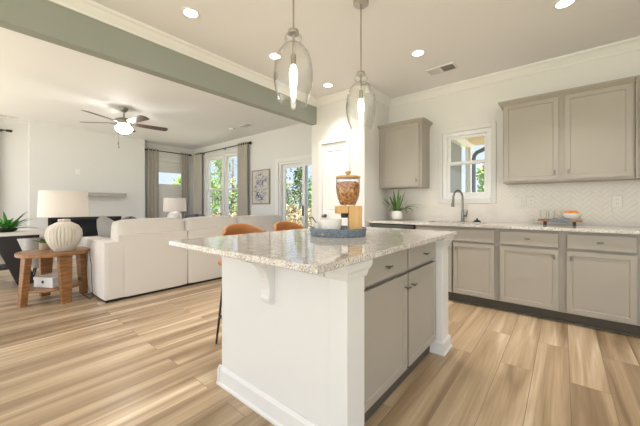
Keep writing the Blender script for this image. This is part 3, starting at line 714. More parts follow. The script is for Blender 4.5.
# ------------------------------------------------------------------ island tray and what stands on it
t = thing('round_tray', 'round blue-grey woven tray on the island', 'tray', (-1.224, 1.674, .914))
bm = new(); lathe(bm, [(.19, 0), (.196, .012), (.194, .025), (.199, .038), (.2, .052), (.19, .054), (.186, .04), (.184, .012)], (0, 0, 0), 40); obj('tray_body', bm, TRAYM, t, True)
def cs(px, t_, z=.926):                       # a spot on the tray, seen from the room's kitchen corner
    u = (px - 320) / 292.7; return (t_ * (-.6388 + u * .7694), t_ * (.7694 + u * .6388), z)
dp_ = cs(354.5, 2.02)
t = thing('cereal_dispenser', 'bamboo cereal dispenser with a clear tulip hopper on the round tray', 'dispenser', dp_, R(39.7))
bm = new(); box(bm, (-.043, -.055, 0), (.045, .055, .193), .004); obj('column', bm, BAMBOO, t)
bm = new(); box(bm, (-.125, -.04, .142), (-.043, .04, .193), .006); cyl(bm, (-.125, 0, .1675), (-.135, 0, .1675), .026, seg=18); obj('arm', bm, BAMBOO, t)
bm = new(); box(bm, (-.13, -.05, 0), (-.043, .05, .012), .003); obj('foot', bm, BAMBOO, t)
bm = new(); cyl(bm, (-.07, 0, .142), (-.07, 0, .112), .026, .022, 18); obj('chute', bm, BLACKM, t, True)
HC = (-.045, 0, .193)
bm = new(); lathe(bm, [(.045, .0), (.052, .01), (.071, .05), (.081, .10), (.083, .14), (.081, .19), (.078, .19), (.080, .14), (.078, .10), (.068, .052), (.048, .012), (.040, .006)], HC, 32); obj('hopper', bm, CLEAR, t, True)
bm = new(); lathe(bm, [(.080, .19), (.085, .193), (.085, .202), (.08, .205)], HC, 32); lid = obj('lid', bm, BAMBOO, t, True)
bm = new(); lathe(bm, [(.012, .205), (.01, .216), (.02, .226), (.022, .234), (.014, .241)], HC, 20); obj('lid_knob', bm, BAMBOO, lid, True)
cw = Matrix.Translation(dp_) @ ROTZ(R(39.7)) @ Vector(HC)
bm = new(); r = random.Random(4); pr = [(.038, .008), (.046, .014), (.064, .052), (.0745, .10), (.0765, .14), (.074, .158), (.058, .166), (.02, .17)]
lathe(bm, pr, (0, 0, 0), 28)
for k in range(420):
    z = r.uniform(.012, .168); rr = next(a[0] + (b[0] - a[0]) * (z - a[1]) / (b[1] - a[1]) for a, b in zip(pr, pr[1:]) if a[1] <= z <= b[1] + 1e-6)
    if z > .16: rr *= r.random() ** .5
    a = r.uniform(0, 6.28); p = Vector((rr * math.cos(a), rr * math.sin(a), z)); n_ = Vector((r.gauss(0, 1), r.gauss(0, 1), r.gauss(0, 1))).normalized(); u_, v_, _ = frame_axes(n_); s = r.uniform(.008, .013)
    c0 = bm.verts.new(p * .99 + n_ * .002); rg = [bm.verts.new(p * .985 + (u_ * math.cos(q) + v_ * math.sin(q) * .7) * s) for q in (0, 1.05, 2.1, 3.14, 4.2, 5.2)]
    for i in range(6): bm.faces.new((c0, rg[i], rg[(i + 1) % 6]))
o = obj('cereal', bm, CEREAL, loc=cw); o['kind'] = 'stuff'; tag(o, 'amber cereal flakes filling the clear hopper of the dispenser', 'cereal')
def ribbed_bowl(label, loc, s=1):
    bm = new(); lathe(bm, [(.04 * s, 0), (.055 * s, .01), (.068 * s, .05), (.072 * s, .105), (.068 * s, .105), (.062 * s, .05), (.04 * s, .015)], (0, 0, 0), 64, 22, .05)
    return tag(obj('ribbed_bowl', bm, WCER, smooth=True, loc=loc), label, 'bowl')
ribbed_bowl('white ribbed bowl beside the dispenser on the round tray', cs(331, 1.98))
t = thing('creamer_cup', 'small plain white cup at the left rim of the round tray holding a dark spoon', 'cup', cs(319.5, 2.09))
bm = new(); lathe(bm, [(.026, 0), (.034, .01), (.038, .05), (.04, .075), (.037, .075), (.034, .05), (.03, .012)], (0, 0, 0), 24); obj('cup_body', bm, WCER, t, True)
sp = cs(318.5, 2.09)
bm = new(); tube(bm, [(.012, 0, .014), (-.02, -.01, .07), (-.05, -.025, .115)], [.003, .003, .004], 6); o = obj('spoon', bm, BLACKM, smooth=True, loc=cs(319.5, 2.09)); tag(o, 'dark spoon leaning out of the small white cup on the tray', 'spoon')
bm = new(); box(bm, (-.035, -.012, 0), (.035, .012, .012), .003); o = obj('wooden_scoop', bm, BAMBOO, loc=cs(327, 1.915), rot=(0, 0, R(45))); tag(o, 'short bamboo scoop lying on the tray in front of the cups', 'scoop')

# ------------------------------------------------------------------ back counter objects
t = thing('potted_plant', 'spiky green plant in a round white pot on the back counter', 'plant', (-1.83, 3.93, .914))
bm = new(); lathe(bm, [(.045, 0), (.068, .015), (.08, .06), (.076, .10), (.06, .13), (.056, .13), (.066, .10), (.06, .09)], (0, 0, 0), 28); obj('pot', bm, WCER, t, True)
bm = new(); lathe(bm, [(.066, .095), (.064, .105), (.01, .108)], (0, 0, 0), 20); obj('soil', bm, SOIL, t)
def blade_leaf(bm, a, L, up, wdt, droop, z0, r0=.015):
    d_ = Vector((math.cos(a), math.sin(a), 0)); s_ = Vector((-math.sin(a), math.cos(a), 0)); n = 8; pv = None
    for i in range(n + 1):
        f = i / n; p = d_ * (r0 + L * f * math.cos(up) + droop * f * f * .2) + Vector((0, 0, z0 + L * f * math.sin(up) - droop * f * f * f)); w_ = wdt * (math.sin(math.pi * min(.98, f * .9 + .1)) ** .8) + .0008
        cur = [bm.verts.new(p - s_ * w_), bm.verts.new(p + Vector((0, 0, -w_ * .35))), bm.verts.new(p + s_ * w_)]
        if pv: bm.faces.new((pv[0], pv[1], cur[1], cur[0])); bm.faces.new((pv[1], pv[2], cur[2], cur[1]))
        pv = cur
r = random.Random(11)
for k in range(22):
    bm = new(); a = k * 2.4 + r.uniform(-.2, .2); up = R(r.choice([75, 62, 50, 38]) + r.uniform(-6, 6)); L = r.uniform(.26, .37)
    if k in (3, 8, 14, 19): up = R(40); L = .40
    dr = r.uniform(.01, .05) + (.13 if up < R(45) else 0)
    if math.sin(a) > .4: L *= .7; 
    blade_leaf(bm, a, L, up, .017, dr, .10); obj('leaf', bm, GREEN, t, True)
# outlets
def outlet(x, label, kind, z=1.16):
    t = thing('wall_outlet' if kind == 'o' else 'light_switch', label, 'outlet' if kind == 'o' else 'switch', (x, YB - .0065, z))
    bm = new(); box(bm, (-.038, -.006, -.06), (.038, 0, .06), .002); obj('cover_plate', bm, OUTW, t)
    if kind == 'o':
        for dz in (-.02, .02):
            bm = new(); cyl(bm, (0, -.006, dz), (0, -.008, dz), .016, seg=16); s_ = obj('receptacle', bm, OUTW, t)
            for dx in (-.006, .006):
                bm = new(); box(bm, (dx - .0012, -.0086, dz - .005), (dx + .0012, -.008, dz + .005)); obj('slot', bm, DARKS, s_)
    else:
        bm = new(); box(bm, (-.016, -.009, -.033), (.016, -.006, .033), .001); obj('rocker', bm, OUTW, t)
outlet(-.413, 'cream switch plate on the tile nearest the kitchen window', 's'); outlet(-.287, 'cream outlet plate on the tile between the switch plate and the serving board', 'o'); outlet(.42, 'cream outlet on the tile right of the fruit bowl', 'o')
BX, BY = -.02, 3.98
t = thing('serving_board', 'wooden serving board on black feet on the right part of the counter', 'board', (BX, BY, .914))
bm = new(); box(bm, (-.19, -.09, .042), (.17, .09, .058), .004); obj('board', bm, BOARD, t)
for sx_ in (-.13, .11):
    for sy in (-.06, .06):
        bm = new(); box(bm, (sx_ - .012, sy - .012, 0), (sx_ + .012, sy + .012, .042), .002); obj('foot', bm, BLACKM, t)
zt = .914 + .058
bm = new(); lathe(bm, [(.035, 0), (.04, .008), (.07, .03), (.085, .07), (.081, .07), (.066, .034), (.03, .012)], (0, 0, 0), 28); o = obj('fruit_bowl', bm, WCER, smooth=True, loc=(BX + .085, BY + .0, zt)); tag(o, 'white bowl holding oranges on the serving board', 'bowl')
k = 0
for dx, dy, dz, lb in ((-.03, -.02, .062, 'orange at the left front of the white fruit bowl'), (.032, -.012, .064, 'orange at the right front of the white fruit bowl'), (0, .036, .066, 'orange at the back of the white fruit bowl')):
    bm = new(); bmesh.ops.create_uvsphere(bm, u_segments=18, v_segments=12, radius=.031)
    o = obj('orange', bm, ORANGE, smooth=True, loc=(BX + .085 + dx, BY + dy, zt + dz)); tag(o, lb, 'orange', 'oranges in the bowl')
for dx, dy, lb in ((-.145, .03, 'clear glass tumbler on the left end of the serving board'), (-.075, .045, 'clear glass tumbler beside the fruit bowl on the serving board')):
    bm = new(); lathe(bm, [(.026, 0), (.03, .04), (.032, .095), (.0305, .095), (.0285, .04), (.024, .006)], (0, 0, 0), 22); o = obj('tumbler', bm, CLEAR, smooth=True, loc=(BX + dx, BY + dy, zt)); tag(o, lb, 'glass', 'glasses on the serving board')
bm = new(); nx, ny = 14, 14; g = {}
for i in range(nx):
    for j in range(ny):
        x = -.075 + .15 * i / (nx - 1); s_ = j / (ny - 1) * .17
        yy, zz = (.05 - s_, .062) if s_ < .14 else (-.0925, .062 - (s_ - .14))
        if s_ >= .14: yy = -.094
        zz += .004 * math.sin(x * 90) * (s_ < .13); g[i, j] = bm.verts.new((x + .01 * math.sin(s_ * 30), yy - .002 * math.sin(x * 80), zz + .004 if s_ < .14 else zz))
for i in range(nx - 1):
    for j in range(ny - 1): bm.faces.new((g[i, j], g[i + 1, j], g[i + 1, j + 1], g[i, j + 1]))
bmesh.ops.solidify(bm, geom=bm.faces[:], thickness=.004)
o = obj('tea_towel', bm, CLOTH, smooth=True, loc=(BX - .0, BY - .0, .914)); tag(o, 'folded grey-blue cloth hanging over the front edge of the serving board', 'towel')

# ------------------------------------------------------------------ pendants and ceiling lights
def pendant(label, x, y):
    t = thing('pendant_light', label, 'pendant light', (x, y, 1.735), 0, 'glass pendants over the island')
    prof = [(.084, -.004), (.086, 0), (.084, .004), (.105, .06), (.117, .13), (.119, .18), (.112, .25), (.095, .305), (.068, .345), (.043, .362), (.042, .372), (.052, .388), (.053, .402), (.044, .418), (.032, .424)]
    bm = new(); lathe(bm, prof + [(r_ - .0025, z) for r_, z in prof[::-1]], (0, 0, 0), 40, close=True); obj('glass_shade', bm, CLEAR, t, True)
    bm = new(); lathe(bm, [(.034, .424), (.036, .43), (.03, .447), (.012, .455)], (0, 0, 0), 24); obj('cap', bm, NICKELP, t, True)
    bm = new(); cyl(bm, (0, 0, .455), (0, 0, H - 1.735 - .02), .0055, seg=10); obj('rod', bm, NICKELP, t, True)
    bm = new(); lathe(bm, [(.06, H - 1.735 - .022), (.062, H - 1.735 - .004), (.062, H - 1.735 - .0005)], (0, 0, 0), 28); obj('canopy', bm, NICKELP, t, True)
    bm = new(); cyl(bm, (0, 0, .424), (0, 0, .30), .008, seg=10); cyl(bm, (0, 0, .30), (0, 0, .235), .016, seg=14); obj('socket', bm, NICKELP, t, True)
    bm = new(); lathe(bm, [(.013, .235), (.02, .215), (.025, .19), (.025, .17), (.02, .12), (.013, .06), (.006, .02)], (0, 0, 0), 20); obj('bulb', bm, BULBM, t, True)
    return t
p1 = pendant('clear glass pendant on the left, nearer the living room beam', -1.255, 1.26); dup(p1, (-1.237, 2.0, 1.735), label='clear glass pendant on the right, its nickel canopy in view')
p1['label'] = 'larger-looking clear glass pendant over the near end of the island, its canopy out of view'
def downlight(x, y, label):
    t = thing('ceiling_light', label, 'ceiling light', (x, y, H), 0, 'recessed kitchen downlights')
    bm = new(); lathe(bm, [(.078, 0), (.078, -.004), (.07, -.007), (.055, -.005), (.055, 0)], (0, 0, 0), 32, close=True); obj('trim_ring', bm, TRIM, t, True)
    bm = new(); cyl(bm, (0, 0, -.001), (0, 0, -.004), .055, seg=28); obj('lens', bm, GLOWD, t)
    ld = bpy.data.lights.new('downlight', 'AREA'); ld.shape = 'DISK'; ld.size = .10; ld.energy = SPOT; ld.color = WARM; ld.spread = R(95)
    lo = bpy.data.objects.new('downlight', ld); COL.objects.link(lo); lo.parent = t; lo.location = (0, 0, -.006)
    return t
for x, y, l in ((-2.41, 1.2, 'round recessed light nearest the near end of the beam'), (0.01, 3.05, 'round recessed light above the double-door cabinet near the right edge'), (-1.186, 3.06, 'round recessed light beside the white ceiling vent'), (-2.433, 3.1, 'round recessed light between the two pendants near the pantry door'), (-2.403, 2.13, 'round recessed light seen through the top of the left pendant glass')): downlight(x, y, l)
def ceil_vent(x, y, lx, ly, label, rz=0, half=False):
    t = thing('ceiling_vent', label, 'vent', (x, y, H), rz)
    bm = new(); rect = [(-lx / 2, -ly / 2), (lx / 2, -ly / 2), (lx / 2, ly / 2), (-lx / 2, ly / 2)]
    for a, b in (((-lx / 2, -ly / 2), (lx / 2, -ly / 2 + .02)), ((-lx / 2, ly / 2 - .02), (lx / 2, ly / 2)), ((-lx / 2, -ly / 2 + .02), (-lx / 2 + .02, ly / 2 - .02)), ((lx / 2 - .02, -ly / 2 + .02), (lx / 2, ly / 2 - .02))): box(bm, (*a, -.008), (*b, 0))
    box(bm, (-.008, -ly / 2 + .02, -.008), (.008, ly / 2 - .02, 0)); obj('frame', bm, TRIM, t)
    bm = new(); box(bm, (-lx / 2 + .02, -ly / 2 + .02, -.001), (lx / 2 - .02, ly / 2 - .02, 0)); obj('duct', bm, VENTD, t)
    n = 9
    for s, tilt in ((-1, -50), (1, 50)):
        for k in range(n):
            xx = s * (.012 + (lx / 2 - .035) * (k + .5) / n); bm = new(); box(bm, (-.0075, -ly / 2 + .02, -.0008), (.0075, ly / 2 - .02, .0008), 0, TR(xx, 0, -.0065) @ Matrix.Rotation(R(tilt), 4, 'Y')); obj('louver', bm, TRIM, t)
ceil_vent(-1.115, 3.60, .33, .19, 'white louvred vent in the kitchen ceiling above the sink wall'); ceil_vent(-4.95, 3.6, .30, .14, 'small grey louvred vent in the living room ceiling above the wall art'); ceil_vent(-7.75, .46, .30, .14, 'louvred ceiling vent at the far left above the curtain rod end', R(90))
o = obj('smoke_detector', lathe(new(), [(.062, 0), (.062, -.02), (.05, -.034), (.02, -.036)], (0, 0, 0), 28), VINYL, smooth=True, loc=(-5.35, 3.55, H)); tag(o, 'round white smoke detector beside the small living room ceiling vent', 'smoke detector')

# ceiling fan
FX, FY = -5.62, 1.663
t = thing('ceiling_fan', 'five-blade dark wood ceiling fan with a lit glass bowl in the living room', 'ceiling fan', (FX, FY, H))
bm = new(); lathe(bm, [(.065, 0), (.065, -.02), (.05, -.05), (.03, -.07)], (0, 0, 0), 24); obj('canopy', bm, NICKEL, t, True)
bm = new(); cyl(bm, (0, 0, -.06), (0, 0, -.17), .012, seg=12); obj('downrod', bm, NICKEL, t, True)
bm = new(); lathe(bm, [(.03, -.165), (.09, -.18), (.125, -.20), (.13, -.25), (.11, -.28), (.07, -.295), (.07, -.31)], (0, 0, 0), 32); obj('motor_housing', bm, NICKEL, t, True)
bm = new(); lathe(bm, [(.07, -.31), (.112, -.315), (.125, -.335), (.115, -.37), (.08, -.405), (.03, -.425)], (0, 0, 0), 32); obj('glass_bowl', bm, FANG, t, True)
bm = new(); lathe(bm, [(.012, -.425), (.014, -.435), (.006, -.448)], (0, 0, 0), 14); obj('finial', bm, NICKEL, t, True)
for k in range(5):
    a = R(9 + 72 * k); Mb = ROTZ(a)
    bm = new(); hexa(bm, [(.10, -.018, -.262), (.22, -.03, -.262), (.22, .03, -.262), (.10, .018, -.262)], [(.10, -.018, -.256), (.22, -.03, -.256), (.22, .03, -.256), (.10, .018, -.256)]); obj('blade_iron', bm, NICKEL, t, M=Mb)
    bm = new(); pl = [(.17, -.05), (.30, -.065), (.62, -.072), (.655, -.055), (.665, 0), (.655, .055), (.62, .072), (.30, .065), (.17, .05)]; prism(bm, pl, 'z', -.003, .003); obj('blade', bm, BLADE, t, M=Mb @ TR(0, 0, -.252) @ Matrix.Rotation(R(-12), 4, 'X'))
for dx, L in ((.03, .46), (.06, .52)):
    bm = new(); cyl(bm, (dx, -.09, -.29), (dx, -.09, -.29 - L + .16), .0012, seg=6); cyl(bm, (dx, -.09, -.29 - L + .16), (dx, -.09, -.29 - L + .12), .007, seg=8); obj('pull_chain', bm, NICKEL, t)

# ------------------------------------------------------------------ living room
# fireplace and mantel
t = thing('electric_fireplace', 'black linear fireplace insert with dark glass in the white chimney wall', 'fireplace', (XF, 1.665, FB[2]))
hw = (FB[1] - FB[0]) / 2 - .002; hh = FB[3] - FB[2]
bm = new(); 
for a, b in (((-.18, -hw, .002), (.012, hw, .05)), ((-.18, -hw, hh - .06), (.012, hw, hh - .002)), ((-.18, -hw, .05), (.012, -hw + .05, hh - .06)), ((-.18, hw - .05, .05), (.012, hw, hh - .06))): box(bm, a, b, .003)
obj('frame', bm, BLACKM, t)
bm = new(); box(bm, (-.03, -hw + .05, .05), (-.02, hw - .05, hh - .06)); obj('glass_front', bm, FIREG, t)
bm = new(); box(bm, (0, 0, 0), (.2, 1.23, .085), .004); o = obj('mantel_shelf', bm, mat('greywash_oak', (.38, .36, .33), .6, var=(8, (.46, .44, .41), (6, 1, 6))), loc=(XF, 1.12, 1.315)); tag(o, 'grey wooden mantel shelf on the white chimney wall', 'shelf')
t = thing('wall_outlet', 'small white plate high on the white chimney wall above the lamp shade', 'outlet', (XF, 1.497, 1.84)); bm = new(); box(bm, (0, -.038, -.06), (.006, .038, .06), .002); obj('cover_plate', bm, VINYL, t); bm = new(); box(bm, (.006, -.016, -.033), (.008, .016, .033)); obj('receptacle', bm, VINYL, t)

def curtain(name_label, p0, p1, nrm, z1, group='taupe curtain panels', folds=4, amp=.035):
    p0, p1, nrm = Vector(p0), Vector(p1), Vector(nrm).normalized(); L = (p1 - p0).length; d_ = (p1 - p0) / L
    t = thing('curtain', name_label, 'curtain', (p0.x, p0.y, 0), 0, group)
    bm = new(); n = folds * 10; zs = [.015, .5, 1.1, 1.7, z1 - .12, z1 + .04]; A = []
    for i in range(n + 1):
        f = i / n; row = []
        for sd_ in (0, 1):
            for z in zs:
                a = amp * (1 - .25 * z / z1); w_ = math.sin(f * folds * 2 * math.pi) * a
                q = d_ * (f * L) + nrm * (w_ + sd_ * .004); row.append(bm.verts.new((q.x, q.y, z)))
        A.append(row)
    m_ = len(zs)
    for a, b in zip(A, A[1:]):
        for k in range(m_ - 1):
            bm.faces.new((a[k], b[k], b[k + 1], a[k + 1])); bm.faces.new((a[m_ + k], a[m_ + k + 1], b[m_ + k + 1], b[m_ + k]))
        bm.faces.new((a[0], a[m_], b[m_], b[0])); bm.faces.new((a[m_ - 1], b[m_ - 1], b[2 * m_ - 1], a[2 * m_ - 1]))
    for e_ in (A[0], A[-1]):
        for k in range(m_ - 1): bm.faces.new((e_[k], e_[k + 1], e_[m_ + k + 1], e_[m_ + k]))
    obj('fabric', bm, DRAPE, t, True)
    for k in range(folds * 2):
        f = (k + .5) / (folds * 2) ; q = d_ * (f * L); bm = new()
        f2 = k / (folds * 2); c_ = d_ * (f2 * L)
        cyl(bm, Vector((c_.x, c_.y, z1)) - d_ * .004, Vector((c_.x, c_.y, z1)) + d_ * .004, .026, seg=14); obj('grommet', bm, BLACKM, t)
    return t
def rod(label, p0, p1, z, nrm, brk):
    p0, p1, nrm = Vector((*p0, 0)), Vector((*p1, 0)), Vector((*nrm, 0)); d_ = (p1 - p0).normalized()
    t = thing('curtain_rod', label, 'curtain rod', (p0.x, p0.y, z)); q = p1 - p0
    bm = new(); cyl(bm, (0, 0, 0), q, .011, seg=10); obj('pole', bm, BLACKM, t, True)
    for e_, s in ((Vector((0, 0, 0)), -1), (q, 1)):
        bm = new(); cyl(bm, e_, e_ + d_ * s * .05, .022, .024, 14); bmesh.ops.create_uvsphere(bm, u_segments=12, v_segments=8, radius=.026, matrix=Matrix.Translation(e_ + d_ * s * .06)); obj('finial', bm, BLACKM, t, True)
    for f in brk:
        b_ = q * f; bm = new(); cyl(bm, b_, b_ - nrm * .1, .006, seg=8); cyl(bm, b_ - nrm * .094, b_ - nrm * .1, .02, seg=12); obj('bracket', bm, BLACKM, t)
ZR = 2.55
XR = XA + .1; YR = 4.1
curtain('taupe curtain beside the chimney wall at the left of the shaded window', (XR, 2.93, 0), (XR, 3.20, 0), (1, 0, 0), ZR, folds=3)
curtain('taupe curtain at the right of the shaded window next to the room corner', (XR, 3.78, 0), (XR, 3.98, 0), (1, 0, 0), ZR, folds=3)
curtain('taupe curtain at the left of the paired window next to the room corner', (-7.98, YR, 0), (-7.62, YR, 0), (0, -1, 0), ZR, folds=3)
curtain('taupe curtain at the right of the paired window beside the framed art', (-5.93, YR, 0), (-5.58, YR, 0), (0, -1, 0), ZR, folds=4)
curtain('taupe curtain at the far left edge of the picture beside the console table', (XR, -.05, 0), (XR, .38, 0), (1, 0, 0), ZR, folds=4)
rod('black curtain rod above the shaded window in the alcove', (XR, 2.88), (XR, 4.0), ZR, (1, 0), (.03, .97))
rod('black curtain rod above the paired living room window', (-7.7, YR), (-5.52, YR), ZR, (0, -1), (.02, .5, .98))
rod('black curtain rod ending left of the chimney wall', (XR, -1.6), (XR, .47), ZR, (1, 0), (.03, .97))

# wall art
def art():
    m = bpy.data.materials.new('abstract_floral_print'); m.use_nodes = True; n = m.node_tree.nodes; l = m.node_tree.links; b = n['Principled BSDF']; b.inputs['Roughness'].default_value = .6
    t = n.new('ShaderNodeTexCoord'); x = n.new('ShaderNodeTexNoise'); x.inputs['Scale'].default_value = 9; x.inputs['Detail'].default_value = 2; x.inputs['Distortion'].default_value = 1.6
    r_ = n.new('ShaderNodeValToRGB'); el = r_.color_ramp.elements; el[0].position = .40; el[0].color = (.10, .11, .19, 1); el[1].position = .56; el[1].color = (.66, .62, .56, 1); k = el.new(.46); k.color = (.42, .42, .48, 1)
    g_ = n.new('ShaderNodeTexGradient'); g_.gradient_type = 'SPHERICAL'; mp = n.new('ShaderNodeMapping'); mp.inputs['Scale'].default_value = (3.2, 1, 2.2)
    l.new(t.outputs['Object'], mp.inputs[0]); l.new(mp.outputs[0], g_.inputs[0]); cr = n.new('ShaderNodeValToRGB'); cr.color_ramp.elements[0].position = .05; cr.color_ramp.elements[1].position = .4; l.new(g_.outputs[0], cr.inputs[0])
    mx = n.new('ShaderNodeMix'); mx.data_type = 'RGBA'; mx.inputs[6].default_value = (.66, .62, .56, 1); l.new(cr.outputs[0], mx.inputs[0]); l.new(t.outputs['Object'], x.inputs['Vector']); l.new(x.outputs['Fac'], r_.inputs[0]); l.new(r_.outputs[0], mx.inputs[7]); l.new(mx.outputs[2], b.inputs['Base Color']); return m
t = thing('framed_art', 'framed print of navy and grey abstract blooms between curtain and sliding door', 'wall art', (-5.19, 4.2, 1.535))
bm = new(); rect_ring(bm, -.305, .305, -.385, .385, .028, -.035, -.002); obj('frame', bm, FRAMEW, t)
bm = new(); box(bm, (-.277, -.022, -.357), (.277, -.004, .357)); obj('print', bm, art(), t)

# sofa: back to the kitchen
SX1, SX0, SY0, SY1 = -4.0, -4.98, .985, 3.78
t = thing('sofa', 'long cream upholstered sectional sofa with its back to the kitchen', 'sofa', (SX1, SY0, 0))
SM = TR(-SX1, -SY0, 0)
cuts = [1.12, 1.955, 2.82, 3.78]
bm = new(); box(bm, (SX0 + .05, SY0 + .03, 0), (SX1 - .03, SY1 - .03, .03)); obj('plinth', bm, BLACKM, t, M=SM)
for i, (a, b) in enumerate(zip(cuts, cuts[1:])):
    a2 = SY0 + .0 if i == 0 else a
    bm = new(); soft(bm, (SX0 + .02, a + .004 + (.1 if i == 0 else 0), .03), (SX1 - .1, b - .004, .30), .02, .0, 4); obj('base', bm, SOFA, t, True, M=SM)
    bm = new(); soft(bm, (SX1 - .17, a + .004, .03), (SX1, b - .004, .775), .022, .004, 7, i); obj('back_panel', bm, SOFA, t, True, M=SM)
    bm = new(); soft(bm, (SX0, a + .012 + (.11 if i == 0 else 0), .30), (SX1 - .18, b - .01, .47), .045, .02, 6, i); obj('seat_cushion', bm, SOFA, t, True, M=SM)
    bm = new(); soft(bm, (SX1 - .32, a + .015, .44), (SX1 - .06, b - .012, .935), .042, .022, 8, i + 5); obj('back_cushion', bm, SOFA, t, True, M=SM)
bm = new(); soft(bm, (SX0, SY0, .03), (SX1 - .0, SY0 + .225, .70), .025, .006, 7, 9); obj('arm', bm, SOFA, t, True, M=SM)
bm = new(); soft(bm, (-.20, -.06, -.20), (.20, .06, .20), .05, .045, 8, 3)
o = obj('throw_pillow', bm, PILG, smooth=True, loc=(-4.70, 1.245, .735)); o.rotation_euler = (R(24), R(22), R(22)); tag(o, 'plain grey throw pillow leaning inside the near sofa arm', 'pillow')
bm = new(); soft(bm, (-.17, -.05, -.17), (.17, .05, .17), .03, .035, 8, 6); o = obj('throw_pillow', bm, CHARC, smooth=True, loc=(-4.72, 1.465, .742)); o.rotation_euler = (0, R(45), R(80)); tag(o, 'dark patterned throw pillow of which one corner shows above the near sofa cushion', 'pillow')
bm = new(); soft(bm, (-.05, -.21, -.22), (.05, .21, .22), .05, .04, 8, 8); o = obj('throw_pillow', bm, NAVY, smooth=True, loc=(-4.46, 2.33, .735)); o.rotation_euler = (0, R(-14), R(6)); tag(o, 'navy patterned throw pillow showing behind the middle sofa cushion', 'pillow')

# lamps
def table_lamp(label, loc, k, ribbed, m):
    t = thing('table_lamp', label, 'lamp', loc)
    pr = [(.085, 0), (.095, .012), (.128, .06), (.158, .13), (.168, .19), (.16, .25), (.13, .30), (.075, .335), (.056, .345), (.056, .372), (.045, .375)]
    if k != 1: pr = [(.06, 0), (.07, .012), (.11, .08), (.142, .18), (.15, .26), (.135, .34), (.09, .39), (.04, .41), (.02, .415)]
    bm = new(); lathe(bm, pr, (0, 0, 0), 96 if ribbed else 28, 30 if ribbed else 0, .085); obj('base', bm, m, t, True)
    bm = new(); cyl(bm, (0, 0, .375), (0, 0, .66), .007, seg=10); lathe(bm, [(.018, .42), (.022, .43), (.02, .47), (.01, .475)], (0, 0, 0), 14); obj('socket', bm, NICKEL, t, True)
    bm = new(); lathe(bm, [(.012, .475), (.03, .51), (.032, .54), (.02, .57), (.008, .58)], (0, 0, 0), 16); obj('bulb', bm, LAMPB, t, True)
    z0 = .405; bm = new(); lathe(bm, [(.235, z0), (.222, z0 + .30), (.218, z0 + .30), (.231, z0)], (0, 0, 0), 48, close=True); s_ = obj('lamp_shade', bm, LSHADE, t, True)
    bm = new(); 
    for q in range(3): cyl(bm, (0, 0, .66), (.219 * math.cos(q * 2.094), .219 * math.sin(q * 2.094), .66), .003, seg=6)
    obj('spider', bm, NICKEL, s_)
    return t
LX, LY = -4.565, .735
table_lamp('large ribbed round ceramic lamp with a white drum shade on the round wooden table', (LX, LY, .585), 1, True, CERAM)
table_lamp('smooth white lamp with a drum shade beyond the sofa by the shaded window', (-6.67, 2.96, .585), 2, False, WCER)

# wooden lamp table
TX, TY = -4.683, .671
t = thing('side_table', 'round walnut-stained side table with four splayed slab legs and lower shelf', 'side table', (TX, TY, 0))
bm = new(); lathe(bm, [(.332, .545), (.338, .55), (.340, .578), (.334, .585)], (0, 0, 0), 48); obj('tabletop', bm, WOODTOP, t, True)
bm = new(); lathe(bm, [(.252, .145), (.256, .15), (.256, .165), (.252, .17)], (0, 0, 0), 40); obj('shelf', bm, WOODTOP, t, True)
for k in range(4):
    Ml = ROTZ(R(-79 + 90 * k)); bm = new()
    hexa(bm, [(.258, -.046, 0), (.318, -.046, 0), (.318, .046, 0), (.258, .046, 0)], [(.222, -.064, .545), (.282, -.064, .545), (.282, .064, .545), (.222, .064, .545)])
    bmesh.ops.bevel(bm, geom=bm.edges[:], offset=.004, segments=1, affect='EDGES'); obj('leg', bm, WOODT, t, M=Ml)
t = thing('storage_box', 'white lidded box on the lower shelf of the wooden side table', 'box', (TX - .0, TY - .03, .17), R(30))
bm = new(); box(bm, (-.13, -.095, 0), (.13, .095, .085), .004); obj('box_body', bm, WCER, t); bm = new(); box(bm, (-.134, -.099, .085), (.134, .099, .12), .005); obj('lid', bm, WCER, t); bm = new(); box(bm, (-.015, -.102, .05), (.015, -.095, .08), .003); obj('clasp', bm, BLACKM, t)
t = thing('potted_plant', 'small leafy plant in a beige cup on the side table left of the lamp', 'plant', (-4.86, .60, .585))
bm = new(); lathe(bm, [(.045, 0), (.052, .01), (.05, .07), (.054, .085), (.048, .085), (.045, .07)], (0, 0, 0), 22); obj('pot', bm, TERR, t, True)
r = random.Random(21)
for k in range(12):
    bm = new(); blade_leaf(bm, k * 2.4, r.uniform(.08, .15), R(r.uniform(25, 80)), .022, r.uniform(.0, .05), .08, .01); obj('leaf', bm, GREEN, t, True)
bm = new(); tube(bm, [(-4.40, .94, .56), (-4.38, .955, .40), (-4.36, .955, .2), (-4.30, .955, .03), (-4.34, .93, .008), (-4.55, .93, .008), (-4.75, .92, .008)], .004, 6); o = obj('lamp_cord', bm, BLACKM, smooth=True); tag(o, 'black lamp cord running down beside the sofa arm', 'cord')
t = thing('power_strip', 'white power strip on the floor below the wooden side table', 'power strip', (-4.82, .99, 0), R(10)); bm = new(); box(bm, (-.14, -.025, 0), (.14, .025, .03), .005); obj('case', bm, VINYL, t)
for k in range(4): bm = new(); box(bm, (-.1 + k * .06 - .012, -.012, .03), (-.1 + k * .06 + .012, .012, .031)); obj('socket', bm, DARKS, t)
# second lamp's table beyond the sofa
t = thing('end_table', 'white end table beyond the sofa under the smooth white lamp', 'side table', (-6.67, 2.96, 0))
bm = new(); lathe(bm, [(.24, .555), (.25, .56), (.25, .58), (.245, .585)], (0, 0, 0), 36); obj('tabletop', bm, DESKTOP, t, True)
for k in range(3):
    a = R(90 + 120 * k); bm = new(); cyl(bm, (.15 * math.cos(a), .15 * math.sin(a), .555), (.2 * math.cos(a), .2 * math.sin(a), 0), .018, .012, 10); obj('leg', bm, DESKTOP, t, True)

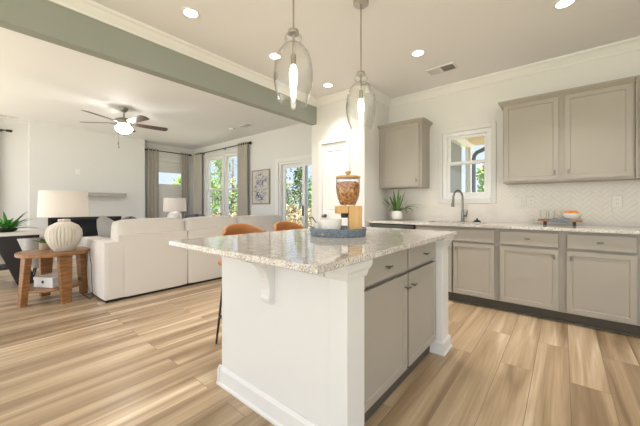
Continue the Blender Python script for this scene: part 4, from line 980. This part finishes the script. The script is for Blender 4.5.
# console table at the far left
CXF, CY1 = -5.84, .72
t = thing('console_table', 'console table with white top and black slanted slab legs behind the side table', 'table', (-6.12, .05, 0))
bm = new(); box(bm, (-.26, -.75, .70), (.28, .67, .75), .006); obj('tabletop', bm, DESKTOP, t)
bm = new(); box(bm, (-.23, -.70, .655), (.25, .62, .70)); obj('apron', bm, EBONY, t)
for y0_, y1_ in ((.28, .50), (-.35, -.57)):
    bm = new(); hexa(bm, [(-.20, y1_ - .10, 0), (.23, y1_ - .10, 0), (.23, y1_ + .10, 0), (-.20, y1_ + .10, 0)], [(-.20, y0_ - .11, .655), (.23, y0_ - .11, .655), (.23, y0_ + .11, .655), (-.20, y0_ + .11, .655)]); obj('leg', bm, EBONY, t)
bm = new(); box(bm, (-.19, -.55, .235), (.21, .38, .265)); obj('shelf', bm, EBONY, t)
o = obj('woven_basket', lathe(new(), [(.12, 0), (.14, .01), (.165, .18), (.175, .34), (.16, .34), (.15, .18), (.125, .02)], (0, 0, 0), 28), BASK, smooth=True, loc=(-6.06, .13, .265)); tag(o, 'cream woven basket standing on the shelf of the console table', 'basket')
t = thing('tub_stool', 'cream tapered tub stool seen under the end of the console table', 'stool', (-6.6, .78, 0))
bm = new(); lathe(bm, [(.12, .12), (.14, .13), (.2, .45), (.215, .62), (.19, .64), (.17, .5)], (0, 0, 0), 28); obj('shell', bm, SOFA, t, True)
for k in range(4):
    a = R(45 + 90 * k); bm = new(); cyl(bm, (.1 * math.cos(a), .1 * math.sin(a), .13), (.14 * math.cos(a), .14 * math.sin(a), 0), .012, .009, 8); obj('leg', bm, EBONY, t, True)
t = thing('potted_fern', 'bright green fern in a low dark bowl on the console table', 'plant', (-6.02, .36, .75))
bm = new(); lathe(bm, [(.06, 0), (.09, .015), (.11, .05), (.102, .05), (.085, .02)], (0, 0, 0), 24); obj('pot', bm, EBONY, t, True)
r = random.Random(5)
for k in range(70):
    bm = new(); L = r.uniform(.18, .38); blade_leaf(bm, k * 2.4, L, R(r.uniform(12, 60)), .017, r.uniform(.02, .10), .03, .01); obj('frond', bm, FERN, t, True)
